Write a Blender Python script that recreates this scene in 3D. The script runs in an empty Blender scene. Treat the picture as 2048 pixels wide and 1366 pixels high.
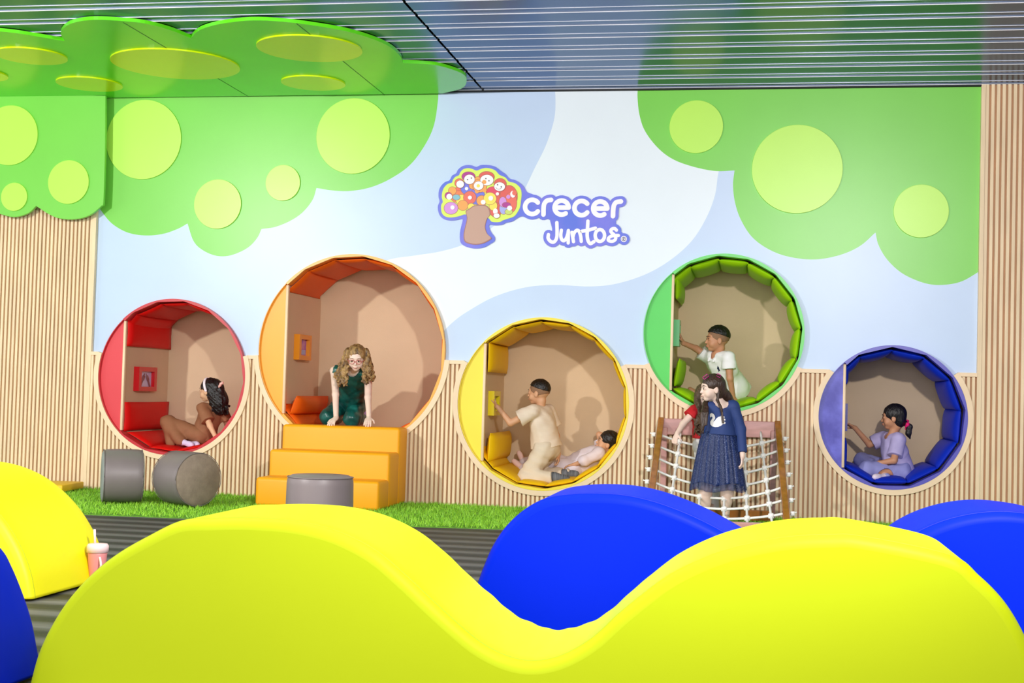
import bpy, bmesh, math, random
import numpy as np
from mathutils import Vector, Matrix
from mathutils.geometry import delaunay_2d_cdt
from mathutils.bvhtree import BVHTree
random.seed(4); np.random.seed(4)
S = bpy.context.scene
C = S.collection
PI = math.pi
# ------------------------------------------------------------------ camera
FPX, YAW, PITCH, ROLL, CD, CH = 2733.75, -0.17833, 0.035726, -0.028012, 11.566, 1.00428
def cam_axes():
    cy, sy, cp, sp, cr, sr = math.cos(YAW), math.sin(YAW), math.cos(PITCH), math.sin(PITCH), math.cos(ROLL), math.sin(ROLL)
    f = np.array([sy*cp, cy*cp, sp]); r = np.array([cy, -sy, 0.]); d = np.cross(f, r)
    return np.array([cr*r+sr*d, -sr*r+cr*d, f])
CM = cam_axes(); CO = np.array([0., -CD, CH])
def hit(px, py, axis, val):
    d = CM.T @ np.array([(px-1024)/FPX, (py-683)/FPX, 1.])
    t = (val-CO[axis])/d[axis]
    return CO+t*d
def W(px, py, y=0.): return hit(px, py, 1, y)          # photo direction -> point on the plane y
cam = bpy.data.cameras.new('camera'); co = bpy.data.objects.new('camera', cam); C.objects.link(co)
cam.sensor_width = 36; cam.lens = FPX*36/2048; cam.clip_end = 100
mw = Matrix.Identity(4)
for i in range(3):
    mw[i][0] = CM[0][i]; mw[i][1] = -CM[1][i]; mw[i][2] = -CM[2][i]; mw[i][3] = CO[i]
co.matrix_world = mw
S.camera = co
# ------------------------------------------------------------------ light
S.view_settings.view_transform = 'Standard'; S.view_settings.look = 'None'
S.view_settings.exposure = 0.0; S.view_settings.gamma = 1
w = bpy.data.worlds.new('world'); S.world = w; w.use_nodes = True
w.node_tree.nodes['Background'].inputs[0].default_value = (0.93, 0.96, 1, 1)
w.node_tree.nodes['Background'].inputs[1].default_value = 0.55
def lamp(name, kind, loc, target, power, size, col=(1, 1, 1), spot=None):
    l = bpy.data.lights.new(name, kind); o = bpy.data.objects.new(name, l); C.objects.link(o)
    l.energy = power; l.color = col; o.location = loc
    if kind == 'AREA': l.shape = 'RECTANGLE'; l.size, l.size_y = size
    else: l.shadow_soft_size = size
    if spot: l.spot_size = spot; l.spot_blend = .5
    o.rotation_euler = (Vector(target)-Vector(loc)).to_track_quat('-Z', 'Y').to_euler()
    return o
lamp('spot_light_left', 'SPOT', (-7.2, -8.4, 3.3), (-2.6, 0, 1.2), 1450, .12, (1, .97, .92), 1.6)
lamp('spot_light_right', 'SPOT', (1.2, -9.5, 3.3), (-2.0, 0, 1.2), 1350, .12, (1, .96, .93), 1.6)
lamp('ceiling_panel_light', 'AREA', (-2.4, -8.0, 3.5), (-2.4, -8.0, 0), 330, (9, 7))
lamp('window_daylight', 'AREA', (-2.4, -15.5, 1.9), (-2.4, 0, 1.3), 360, (11, 3), (1, .99, .98))
lamp('side_window_daylight', 'AREA', (-10.5, -3.2, 1.9), (-5.5, 0, 1.7), 70, (3, 2.6), (1, .98, .94))
# ------------------------------------------------------------------ materials
def lin(c):
    c = c/255
    return c/12.92 if c <= .04045 else ((c+.055)/1.055)**2.4
def rgb(r, g, b): return (lin(r), lin(g), lin(b), 1)
MATS = {}
def mat(name, col, rough=.6, var=.0, vscale=6., metal=0., bump=0., bscale=60., stretch=(1, 1, 1), spec=.5, sss=0., col2=None, coat=0.):
    if name in MATS: return MATS[name]
    m = bpy.data.materials.new(name); m.use_nodes = True; nt = m.node_tree; n = nt.nodes; L = nt.links
    b = n['Principled BSDF']; b.inputs['Base Color'].default_value = col; b.inputs['Roughness'].default_value = rough
    b.inputs['Metallic'].default_value = metal; b.inputs['Specular IOR Level'].default_value = spec
    if coat: b.inputs['Coat Weight'].default_value = coat
    if sss: b.inputs['Subsurface Weight'].default_value = sss; b.inputs['Subsurface Radius'].default_value = (.01, .005, .003)
    tc = n.new('ShaderNodeTexCoord'); mp = n.new('ShaderNodeMapping'); mp.inputs['Scale'].default_value = stretch
    L.new(tc.outputs['Object'], mp.inputs[0])
    if var or col2:
        t = n.new('ShaderNodeTexNoise'); t.inputs['Scale'].default_value = vscale; t.inputs['Detail'].default_value = 4
        L.new(mp.outputs[0], t.inputs[0])
        r = n.new('ShaderNodeValToRGB'); c2 = col2 or tuple(x*(1-var) for x in col[:3])+(1,)
        r.color_ramp.elements[0].color = c2; r.color_ramp.elements[1].color = col
        r.color_ramp.elements[0].position = .35; r.color_ramp.elements[1].position = .65
        L.new(t.outputs[0], r.inputs[0]); L.new(r.outputs[0], b.inputs['Base Color'])
    if bump:
        t = n.new('ShaderNodeTexNoise'); t.inputs['Scale'].default_value = bscale; t.inputs['Detail'].default_value = 3
        L.new(mp.outputs[0], t.inputs[0])
        bp = n.new('ShaderNodeBump'); bp.inputs['Strength'].default_value = bump; bp.inputs['Distance'].default_value = .01
        L.new(t.outputs[0], bp.inputs['Height']); L.new(bp.outputs[0], b.inputs['Normal'])
    MATS[name] = m
    return m
M_white = mat('wall_pale_paint', rgb(232, 242, 251), .35, .02, 2)
M_sky = mat('wall_sky_paint', rgb(196, 216, 246), .35, .03, 2)
M_green = mat('green_paint', rgb(124, 212, 78), .35, .05, 1.5)
M_disc = mat('lime_paint', rgb(190, 244, 92), .35, .03, 2)
M_cgreen = mat('ceiling_green_gloss', rgb(104, 236, 30), .22, .04, 2)
M_cdisc = mat('ceiling_lime_gloss', rgb(218, 240, 0), .22, .03, 2)
M_slat = mat('pale_wood', rgb(246, 220, 182), .55, .14, 3, stretch=(8, 1, .7), bump=.1, bscale=30)
M_slatback = mat('slat_backing_wood', rgb(196, 150, 112), .6, .15, 3, stretch=(8, 1, .7))
M_trim = mat('trim_wood', rgb(246, 218, 182), .5, .08, 3)
M_beige = mat('beige_lining', rgb(220, 194, 160), .8, .03, 4, bump=.15, bscale=200)
M_ceil = mat('ceiling_metal', rgb(104, 116, 134), .2, .05, 1, metal=1.)
M_ceil.node_tree.nodes['Principled BSDF'].inputs['Specular Tint'].default_value = (.62, .70, .84, 1)
M_dark = mat('dark_gap', rgb(20, 22, 26), .7)
M_alu = mat('ceiling_bright_edge', rgb(235, 235, 245), .3, metal=.3)
M_net = mat('white_rope', rgb(254, 252, 247), .8, .05, 40, bump=.3, bscale=200)
M_brown = mat('varnished_wood', rgb(178, 108, 40), .25, .35, 3, stretch=(6, 6, 1), coat=.4)
M_pinkwood = mat('reddish_wood', rgb(206, 150, 144), .35, .25, 4, stretch=(1, 5, 5), coat=.3)
# ------------------------------------------------------------------ object helpers
def link(o, parent=None):
    C.objects.link(o)
    if parent: o.parent = parent
    return o
def tag(o, label=None, cat=None, group=None, kind=None):
    if label: o['label'] = label
    if cat: o['category'] = cat
    if group: o['group'] = group
    if kind: o['kind'] = kind
    return o
def thing(name, label, cat, group=None, loc=(0, 0, 0)):
    o = bpy.data.objects.new(name, None); C.objects.link(o); o.empty_display_size = .1
    o.location = loc; bpy.context.view_layer.update()
    return tag(o, label, cat, group)
def ob(name, v, f, m, parent=None, smooth=False, fm=None):
    me = bpy.data.meshes.new(name); me.from_pydata([tuple(float(c) for c in p) for p in v], [], [tuple(int(i) for i in q) for q in f])
    ms = m if isinstance(m, (list, tuple)) else [m]
    for x in ms: me.materials.append(x)
    if fm is not None: me.polygons.foreach_set('material_index', fm)
    if smooth: me.polygons.foreach_set('use_smooth', [True]*len(me.polygons))
    me.update()
    o = bpy.data.objects.new(name, me); C.objects.link(o)
    if parent:
        o.parent = parent; o.matrix_parent_inverse = Matrix.Translation(parent.location).inverted()
    return o
def from_bm(name, bm, m, parent=None, smooth=True):
    bmesh.ops.recalc_face_normals(bm, faces=bm.faces)
    me = bpy.data.meshes.new(name); bm.to_mesh(me); bm.free()
    for x in (m if isinstance(m, (list, tuple)) else [m]): me.materials.append(x)
    if smooth:
        for p in me.polygons: p.use_smooth = True
    o = bpy.data.objects.new(name, me); C.objects.link(o)
    if parent:
        o.parent = parent; o.matrix_parent_inverse = Matrix.Translation(parent.location).inverted()
    return o
def struct(o): o['kind'] = 'structure'; return o
def boxes_mesh(bl):
    v, f = [], []
    for (x0, x1, y0, y1, z0, z1) in bl:
        n = len(v)
        v += [(x0, y0, z0), (x1, y0, z0), (x1, y1, z0), (x0, y1, z0), (x0, y0, z1), (x1, y0, z1), (x1, y1, z1), (x0, y1, z1)]
        f += [(n, n+3, n+2, n+1), (n+4, n+5, n+6, n+7), (n, n+1, n+5, n+4), (n+1, n+2, n+6, n+5), (n+2, n+3, n+7, n+6), (n+3, n, n+4, n+7)]
    return v, f
def rbox_bm(sx, sy, sz, bev, seg=3):
    bm = bmesh.new(); bmesh.ops.create_cube(bm, size=1)
    bmesh.ops.scale(bm, vec=(sx, sy, sz), verts=bm.verts)
    bmesh.ops.bevel(bm, geom=bm.edges[:]+bm.verts[:], offset=bev, segments=seg, profile=.5, affect='EDGES')
    return bm
def rbox(name, x0, x1, y0, y1, z0, z1, bev, m, parent=None, seg=3):
    bm = rbox_bm(x1-x0, y1-y0, z1-z0, bev, seg)
    bmesh.ops.translate(bm, vec=((x0+x1)/2, (y0+y1)/2, (z0+z1)/2), verts=bm.verts)
    o = from_bm(name, bm, m, parent)
    return o
def beam(name, a, b, wx, wz, m, parent=None, up=(0, 0, 1), bev=.006):
    a, b = Vector(a), Vector(b); d = b-a; L = d.length; d.normalize()
    s = d.cross(Vector(up)).normalized(); u = s.cross(d)
    bm = rbox_bm(wx, L, wz, bev, 2)
    R = Matrix((s, d, u)).transposed().to_4x4(); R.translation = (a+b)/2
    bmesh.ops.transform(bm, matrix=R, verts=bm.verts)
    return from_bm(name, bm, m, parent, smooth=False)
def cr(pts, n=8, closed=False):
    """Catmull-Rom through points"""
    P = [np.array(p, float) for p in pts]; out = []
    N = len(P)
    rng = range(N) if closed else range(N-1)
    for i in rng:
        p0 = P[(i-1) % N] if closed or i > 0 else 2*P[0]-P[1]
        p1 = P[i]; p2 = P[(i+1) % N]
        p3 = P[(i+2) % N] if closed or i < N-2 else 2*P[-1]-P[-2]
        for k in range(n):
            t = k/n
            out.append(.5*((2*p1)+(-p0+p2)*t+(2*p0-5*p1+4*p2-p3)*t*t+(-p0+3*p1-3*p2+p3)*t**3))
    if not closed: out.append(P[-1])
    return out
def tube_vf(path, r, n=8):
    P = [Vector(p) for p in path]; v, f = [], []
    up = Vector((0, 0, 1))
    for i, p in enumerate(P):
        d = (P[min(i+1, len(P)-1)]-P[max(i-1, 0)]).normalized()
        if abs(d.dot(up)) > .95: s = d.cross(Vector((1, 0, 0))).normalized()
        else: s = d.cross(up).normalized()
        u = s.cross(d); rr = r[i] if hasattr(r, '__len__') else r
        for k in range(n):
            a = 2*PI*k/n; v.append(p+(s*math.cos(a)+u*math.sin(a))*rr)
    for i in range(len(P)-1):
        for k in range(n):
            f.append((i*n+k, i*n+(k+1) % n, (i+1)*n+(k+1) % n, (i+1)*n+k))
    f.append(tuple(range(n-1, -1, -1))); f.append(tuple((len(P)-1)*n+k for k in range(n)))
    return v, f
def tube(name, path, r, m, parent=None, n=8):
    v, f = tube_vf(path, r, n); return ob(name, v, f, m, parent, True)
def inside(p, poly):
    x, y = p; c = False; j = len(poly)-1
    for i in range(len(poly)):
        xi, yi = poly[i]; xj, yj = poly[j]
        if (yi > y) != (yj > y) and x < (xj-xi)*(y-yi)/(yj-yi)+xi: c = not c
        j = i
    return c
def slab(name, outline, y0, y1, m, parent=None, bev=0.):
    """extrude an (x,z) outline between y0 (front) and y1"""
    bm = bmesh.new(); vs = [bm.verts.new((p[0], y0, p[1])) for p in outline]
    fc = bm.faces.new(vs)
    r = bmesh.ops.extrude_face_region(bm, geom=[fc])
    bmesh.ops.translate(bm, vec=(0, y1-y0, 0), verts=[e for e in r['geom'] if isinstance(e, bmesh.types.BMVert)])
    if bev:
        es = [e for e in bm.edges if all(abs(v.co.y-y0) < 1e-6 for v in e.verts)]
        bmesh.ops.bevel(bm, geom=es, offset=bev, segments=2, profile=.5, affect='EDGES')
    return from_bm(name, bm, m, parent, smooth=False)
def disc_outline(cx, cz, r, n=48, rz=None):
    rz = rz or r
    return [(cx+r*math.cos(2*PI*k/n), cz+rz*math.sin(2*PI*k/n)) for k in range(n)]
# ------------------------------------------------------------------ layout
HC = 3.6; TZ = 1.25
def cpt(px, py): p = W(px, py); return (p[0], p[2])
XL = W(192, 560)[0]; XR = W(1957.5, 450)[0]
PODS = dict(red=(-5.171, 1.041, .70), orange=(-3.510, 1.313, .847), yellow=(-1.798, .897, .738), green=(-.289, 1.532, .664), blue=(1.089, .872, .588))
CHX = dict(red=W(247, 750)[0], orange=W(571, 700)[0], yellow=W(967, 800)[0], green=W(1343, 660)[0], blue=W(1686, 840)[0])
PD = .95     # depth of the play pods
def smooth_segs(segs, f):
    out = []
    for s in segs:
        c = cr(s, 6); out += [f(*p) for p in c[:-1]]
    out.append(f(*segs[-1][-1]))
    return out
# --- mural
greenL = smooth_segs([[(876, 176), (876, 200), (868, 250), (850, 290), (820, 330), (780, 358), (740, 375), (700, 382), (665, 381), (633, 376)],
    [(633, 376), (625, 400), (605, 425), (580, 442), (550, 454), (523, 458)], [(523, 458), (515, 475), (500, 492), (480, 504), (455, 512), (430, 511), (405, 500), (387, 482), (375, 447)],
    [(375, 447), (355, 458), (325, 468), (290, 471), (255, 465), (225, 448), (205, 425), (190, 400)]], cpt)
greenL += [(XL-.3, cpt(190, 400)[1]), (XL-.3, HC+.05), (greenL[0][0], HC+.05)]
greenR = smooth_segs([[(1276, 168), (1275, 195), (1279, 230), (1290, 262), (1315, 295), (1345, 318), (1385, 333), (1430, 342), (1469, 341)],
    [(1469, 341), (1466, 370), (1470, 405), (1482, 440), (1505, 475), (1540, 500), (1580, 514), (1630, 519), (1680, 510), (1720, 492), (1751, 465)],
    [(1751, 465), (1757, 490), (1775, 520), (1805, 547), (1845, 565), (1880, 570), (1920, 564), (1955, 545), (1990, 520)]], cpt)
greenR += [(greenR[-1][0]+.1, HC+.05), (greenR[0][0], HC+.05)]
skyA = smooth_segs([[(1108, 165), (1111, 200), (1108, 240), (1092, 290), (1070, 335), (1045, 385), (1010, 430), (975, 462), (930, 488), (880, 503), (830, 511), (770, 522), (700, 560)]], cpt)
skyA += [cpt(690, 760), (XL-.2, 1.1), (XL-.2, HC+.05), (skyA[0][0], HC+.05)]
skyC = smooth_segs([[(1450, 300), (1437, 345), (1430, 390), (1413, 435), (1385, 480), (1345, 517), (1295, 547), (1235, 567), (1180, 573), (1110, 570), (1050, 575), (990, 593), (940, 620), (905, 645), (860, 690)]], cpt)
skyC += [cpt(850, 790), (XR+.2, 1.1), (XR+.2, HC+.05), (skyC[0][0], HC+.05)]
def build_wall():
    X0, X1 = -8.6, 4.2
    pts, edges = [], []
    def loop(poly, closed=True):
        n = len(pts); pts.extend([Vector((float(p[0]), float(p[1]))) for p in poly])
        for k in range(len(poly)-(0 if closed else 1)): edges.append((n+k, n+(k+1) % len(poly)))
    loop([(X0, 0), (X1, 0), (X1, HC), (X0, HC)])
    holes = []
    for c in PODS.values():
        h = disc_outline(c[0], c[1], c[2]-.004, 96); holes.append(c); loop(h)
    for p in (greenL, greenR, skyA, skyC):
        loop([(min(max(x, X0), X1), min(z, HC)) for x, z in p])
    v, e, f, *_ = delaunay_2d_cdt(pts, edges, [], 0, 1e-5)
    F, MI = [], []
    for t in f:
        cx = sum(v[i].x for i in t)/len(t); cz = sum(v[i].y for i in t)/len(t)
        if not (X0 < cx < X1 and 0 < cz < HC): continue
        if any((cx-c[0])**2+(cz-c[1])**2 < (c[2]-.004)**2*.999 for c in holes): continue
        mi = 0
        if inside((cx, cz), greenL) or inside((cx, cz), greenR): mi = 2
        elif inside((cx, cz), skyA) or inside((cx, cz), skyC): mi = 1
        F.append(tuple(t)); MI.append(mi)
    V = [(p.x, 0, p.y) for p in v]
    F = [t if Vector(V[t[1]]).__sub__(Vector(V[t[0]])).cross(Vector(V[t[2]])-Vector(V[t[0]])).y < 0 else t[::-1] for t in F]
    struct(ob('wall_back', V, F, [M_white, M_sky, M_green], fm=MI))
build_wall()
# --- floor
def floor_mat():
    m = bpy.data.materials.new('dark_ribbed_carpet'); m.use_nodes = True; n = m.node_tree.nodes; L = m.node_tree.links
    b = n['Principled BSDF']; b.inputs['Roughness'].default_value = .55
    tc = n.new('ShaderNodeTexCoord'); mp = n.new('ShaderNodeMapping'); mp.inputs['Scale'].default_value = (.5, 7, 1); L.new(tc.outputs['Object'], mp.inputs[0])
    t = n.new('ShaderNodeTexNoise'); t.inputs['Scale'].default_value = 2.2; t.inputs['Detail'].default_value = 8; t.inputs['Roughness'].default_value = .65; L.new(mp.outputs[0], t.inputs[0])
    wv = n.new('ShaderNodeTexWave'); wv.bands_direction = 'Y'; wv.inputs['Scale'].default_value = 1.1; wv.inputs['Distortion'].default_value = .6; L.new(tc.outputs['Object'], wv.inputs[0])
    mx = n.new('ShaderNodeMix'); mx.data_type = 'FLOAT'; mx.inputs[0].default_value = .4
    L.new(t.outputs[0], mx.inputs[2]); L.new(wv.outputs['Fac'], mx.inputs[3])
    r = n.new('ShaderNodeValToRGB'); r.color_ramp.elements[0].color = rgb(30, 32, 36); r.color_ramp.elements[1].color = rgb(104, 103, 103)
    r.color_ramp.elements[0].position = .38; r.color_ramp.elements[1].position = .78
    L.new(mx.outputs[0], r.inputs[0]); L.new(r.outputs[0], b.inputs['Base Color'])
    bp = n.new('ShaderNodeBump'); bp.inputs['Strength'].default_value = .5; bp.inputs['Distance'].default_value = .02
    L.new(mx.outputs[0], bp.inputs['Height']); L.new(bp.outputs[0], b.inputs['Normal'])
    return m
v, f = boxes_mesh([(-12, 8, -16, 2, -.1, 0)])
struct(ob('floor', v, f, floor_mat()))
# --- ceiling of long metal panels parallel to the wall
bl, fm = [], []
pitch, y = .335, -.04
bl.append((-12, 8, -16, 2, HC+.05, HC+.12)); fm += [1]*6
XJ = W(968, 183)[0]; XJ = hit(890, 95, 2, HC)[0]
k = 0
while y > -14:
    y1 = y-.118; y2 = y-pitch
    for (a, b) in ((-12, XJ-.010), (XJ+.010, 8)):
        bl.append((a, b, y1+.003, y-.003, HC+.004, HC+.03)); fm += [0]*6
        bl.append((a, b, y2+.003, y1-.003, HC, HC+.03)); fm += [0]*6
        for yy in (y, y1):
            bl.append((a, b, yy-.003, yy+.003, HC-.003, HC+.03)); fm += [2]*6
    y = y2
v, f = boxes_mesh(bl)
struct(ob('ceiling', v, f, [M_ceil, M_dark, M_alu], fm=fm))
struct(ob('trim_5', *boxes_mesh([(XL, XR, -.03, 0, HC-.014, HC)]), M_dark))
# --- slatted wood cladding
RING = .045
def clad(name, x0, x1, ztop, pitch=.0385, yf=-.034, edge=False):
    bl, fm = [], []
    def spans(xa, xb, top, rr, cons):
        iv = [(0, top)]
        for c in PODS.values():
            Rr = c[2]+rr
            if cons: xm = min(max(c[0], xa), xb)
            else: xm = xa if abs(xa-c[0]) > abs(xb-c[0]) else xb
            if abs(xm-c[0]) < Rr:
                h = math.sqrt(Rr*Rr-(xm-c[0])**2); lo, hi = c[1]-h, c[1]+h; nv_ = []
                for (a, b) in iv:
                    if hi <= a or lo >= b: nv_.append((a, b)); continue
                    if lo > a: nv_.append((a, lo))
                    if hi < b: nv_.append((hi, b))
                iv = nv_
        return iv
    n = max(1, round((x1-x0)/pitch)); p = (x1-x0)/n
    near = lambda x: any(abs(x-c[0]) < c[2]+.12 for c in PODS.values())
    for i in range(n):
        xa = x0+i*p; kk = 4 if near(xa) else 1
        for q in range(kk):
            u0 = xa+p*.58*q/kk; u1 = xa+p*.58*(q+1)/kk; w0 = xa+p*q/kk; w1 = xa+p*(q+1)/kk
            for (a, b) in spans(u0, u1, ztop, RING-.012, True): bl.append((u0, u1, yf, -.012, a, b)); fm += [0]*6
            for (a, b) in spans(w0, w1, ztop, .004, True): bl.append((w0, w1+.0005, -.012, -.003, a, b)); fm += [1]*6
    if edge: bl.append(edge+(yf-.006, -.002, 0, ztop)); fm += [0]*6
    return struct(ob(name, *boxes_mesh(bl), [M_slat, M_slatback], fm=fm))
clad('trim_1', XL+.001, XR+.001, TZ-.03)
clad('trim_2', -8.6, XL-.02, HC, edge=(XL-.035, XL-.0))
clad('trim_3', XR+.035, 4.2, HC, .0435, edge=(XR-.0, XR+.033))
# cap rail in pieces between the pods
iv = [(XL, XR)]
for c in PODS.values():
    R = c[2]+RING-.006; dz = TZ-.015-c[1]
    if abs(dz) < R:
        h = math.sqrt(R*R-dz*dz); nv = []
        for (a, b) in iv:
            lo, hi = c[0]-h, c[0]+h
            if hi <= a or lo >= b: nv.append((a, b)); continue
            if lo > a: nv.append((a, lo))
            if hi < b: nv.append((hi, b))
        iv = nv
struct(ob('trim_4', *boxes_mesh([(a, b, -.046, 0, TZ-.032, TZ) for a, b in iv]), M_trim))
# ------------------------------------------------------------------ grass
def grass_front(x): return -1.62-.16*math.sin(.9*x+3.6)*.6-.16*max(0., -x-1.)
NB = 60000
gx = np.random.uniform(-7.2, 2.7, NB); gy = np.random.uniform(0, 1, NB)
fr = np.array([grass_front(a) for a in gx]); gy = -.04+gy*(fr+.04)
ang = np.random.uniform(0, 2*PI, NB); hgt = np.random.uniform(.022, .042, NB); wd = .0035
ln = np.random.normal(0, .012, (NB, 2))
V = np.zeros((NB, 3, 3))
V[:, 0] = np.stack([gx-wd*np.cos(ang), gy-wd*np.sin(ang), np.full(NB, .004)], 1)
V[:, 1] = np.stack([gx+wd*np.cos(ang), gy+wd*np.sin(ang), np.full(NB, .004)], 1)
V[:, 2] = np.stack([gx+ln[:, 0], gy+ln[:, 1], hgt], 1)
M_grass = mat('artificial_grass', rgb(168, 224, 62), .55, .4, 25, col2=rgb(112, 178, 34))
me = bpy.data.meshes.new('artificial_turf')
ns = 60; xs = np.linspace(-7.2, 2.7, ns)
bv = [(x, -.03, .006) for x in xs]+[(x, grass_front(x), .006) for x in xs]+[(x, grass_front(x), 0.) for x in xs]
nb = NB*3
V2 = np.concatenate([V.reshape(-1, 3), np.array(bv)])
F = [(3*i, 3*i+1, 3*i+2) for i in range(NB)]+[(nb+i, nb+ns+i, nb+ns+i+1, nb+i+1) for i in range(ns-1)]+[(nb+ns+i, nb+2*ns+i, nb+2*ns+i+1, nb+ns+i+1) for i in range(ns-1)]
me.from_pydata(V2.tolist(), [], F); me.materials.append(M_grass); me.materials.append(mat('turf_base', rgb(104, 164, 36), .8, .3, 30))
me.polygons.foreach_set('material_index', [0]*NB+[1]*(2*ns-2)); me.update()
tf = bpy.data.objects.new('artificial_turf', me); C.objects.link(tf)
tag(tf, 'strip of green artificial grass along the slatted wall', 'grass', kind='stuff')
# ------------------------------------------------------------------ foliage panels and discs
def wall_disc(l, r, t, b, label, y=0., th=.014, parent=None, m=None, group='raised lime discs on the painted trees'):
    cx, cy = (l+r)/2, (t+b)/2
    p = W(cx, cy, y); rx = (W(r, cy, y)[0]-W(l, cy, y)[0])/2; rz = (W(cx, t, y)[2]-W(cx, b, y)[2])/2; R = (rx+rz)/2
    o = slab('disc' if parent else 'wall_disc', disc_outline(p[0], p[2], R, 64), y-th, y-.0006, m or M_disc, parent, .002)
    if not parent: tag(o, label, 'wall decoration', group)
    return o
wall_disc(215, 361, 198, 361, 'big lime disc on the left green tree, above the red pod')
wall_disc(633, 780, 197, 348, 'big lime disc on the left green tree, directly above the orange pod')
wall_disc(388, 484, 360, 457, 'medium lime disc on the lowest lobe of the left green tree')
wall_disc(532, 601, 330, 402, 'smallest lime disc on the left green tree on the wall')
wall_disc(1339, 1446, 201, 307, 'lime disc near the top left of the right green tree')
wall_disc(1503, 1685, 250, 427, 'largest lime disc in the middle of the right green tree')
wall_disc(1786, 1898, 370, 475, 'lime disc at the lower right of the right green tree')
YP = -.13
fp = thing('foliage_panel', 'upright scalloped green foliage board fixed over the slats at the upper left', 'wall decoration', loc=(-6.6, YP, 2.5))
def P2(px, py): p = W(px, py, YP); return (p[0], p[2])
o_ = smooth_segs([[(211, 191), (210, 300), (207, 400), (203, 412)], [(203, 412), (185, 427), (165, 436), (140, 439), (115, 436), (95, 427), (72, 412)],
                  [(72, 412), (60, 424), (45, 431), (28, 434), (10, 431), (-20, 420), (-60, 395)], [(-60, 395), (-80, 410), (-120, 430), (-170, 430)]], P2)
o_ = [(x, min(z, HC-.02)) for x, z in o_]+[(o_[-1][0], HC-.02), (o_[0][0], HC-.02)]
slab('board', o_, YP, YP+.03, M_green, fp, .004)
rbox('batten', -6.9, -6.1, YP+.028, -.03, 2.75, 2.8, .004, M_slat, fp); rbox('batten', -6.9, -6.1, YP+.028, -.03, 3.3, 3.35, .004, M_slat, fp)
wall_disc(-38, 80, 215, 327, '', YP, parent=fp); wall_disc(97, 179, 321, 408, '', YP, parent=fp); wall_disc(3, 56, 366, 422, '', YP, parent=fp)
# ceiling foliage
ZF = HC-.03
def P3(px, py): p = hit(px, py, 2, ZF); return (p[0], min(p[1], -.012))
o_ = smooth_segs([[(885, 187), (925, 176), (933, 158), (920, 145), (880, 132), (850, 128), (806, 126)],
    [(806, 126), (800, 112), (780, 94), (745, 78), (690, 62), (620, 50), (560, 43), (500, 41), (440, 48), (400, 60), (381, 76)],
    [(381, 76), (340, 60), (290, 47), (230, 41), (180, 40), (140, 48), (122, 65), (129, 82)], [(129, 82), (80, 74), (30, 66), (-20, 62), (-80, 64)]], P3)
o_ = [p for p in o_]+[(o_[-1][0]-.6, o_[-1][1]+.2), (-8.4, -1.2), (-8.4, -.012)]
cf = thing('ceiling_foliage_panel', 'flat scalloped glossy green foliage board under the metal ceiling', 'ceiling decoration', loc=(-5, -1, ZF))
def hslab(name, outline, z0, z1, m, parent, bev=0.):
    bm = bmesh.new(); vs = [bm.verts.new((p[0], p[1], z0)) for p in outline]; fc = bm.faces.new(vs)
    r = bmesh.ops.extrude_face_region(bm, geom=[fc])
    bmesh.ops.translate(bm, vec=(0, 0, z1-z0), verts=[e for e in r['geom'] if isinstance(e, bmesh.types.BMVert)])
    return from_bm(name, bm, m, parent, smooth=False)
oo = [o_[0]]
for p in o_[1:]:
    if (p[0]-oo[-1][0])**2+(p[1]-oo[-1][1])**2 > 1e-6: oo.append(p)
hslab('board', oo, ZF, HC-.004, M_cgreen, cf)
M_jt = mat('board_joint_green', rgb(40, 110, 20), .6)
for (a_, b_) in (((250, 45), (482, 186)), ((590, 47), (735, 160))):
    p_ = hit(*a_, 2, ZF); q_ = hit(*b_, 2, ZF); xm_ = (p_[0]+q_[0])/2
    ob('board_joint', *boxes_mesh([(xm_-.003, xm_+.003, p_[1], -.02, ZF-.0012, ZF+.001)]), M_jt, cf)
for (l, r, t, b) in ((-5, 127, 95, 131), (217, 480, 96, 161), (524, 711, 68, 127), (565, 687, 152, 182), (117, 239, 154, 184), (-108, 17, 138, 162)):
    z = ZF-.012; c0 = hit((l+r)/2, (t+b)/2, 2, z); a = hit(l, (t+b)/2, 2, z); d = hit(r, (t+b)/2, 2, z); e = hit((l+r)/2, t, 2, z); g = hit((l+r)/2, b, 2, z)
    sh = .5 if l == 217 else .5
    R = ((d[0]-a[0])/2+abs(e[1]-g[1])/2)/2 if l != 217 else (d[0]-a[0])/2*.93
    cy = min((e[1]+g[1])/2, -R-.015)
    hslab('disc', disc_outline(c0[0], cy, R, 64), z, ZF, M_cdisc, cf)
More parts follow.
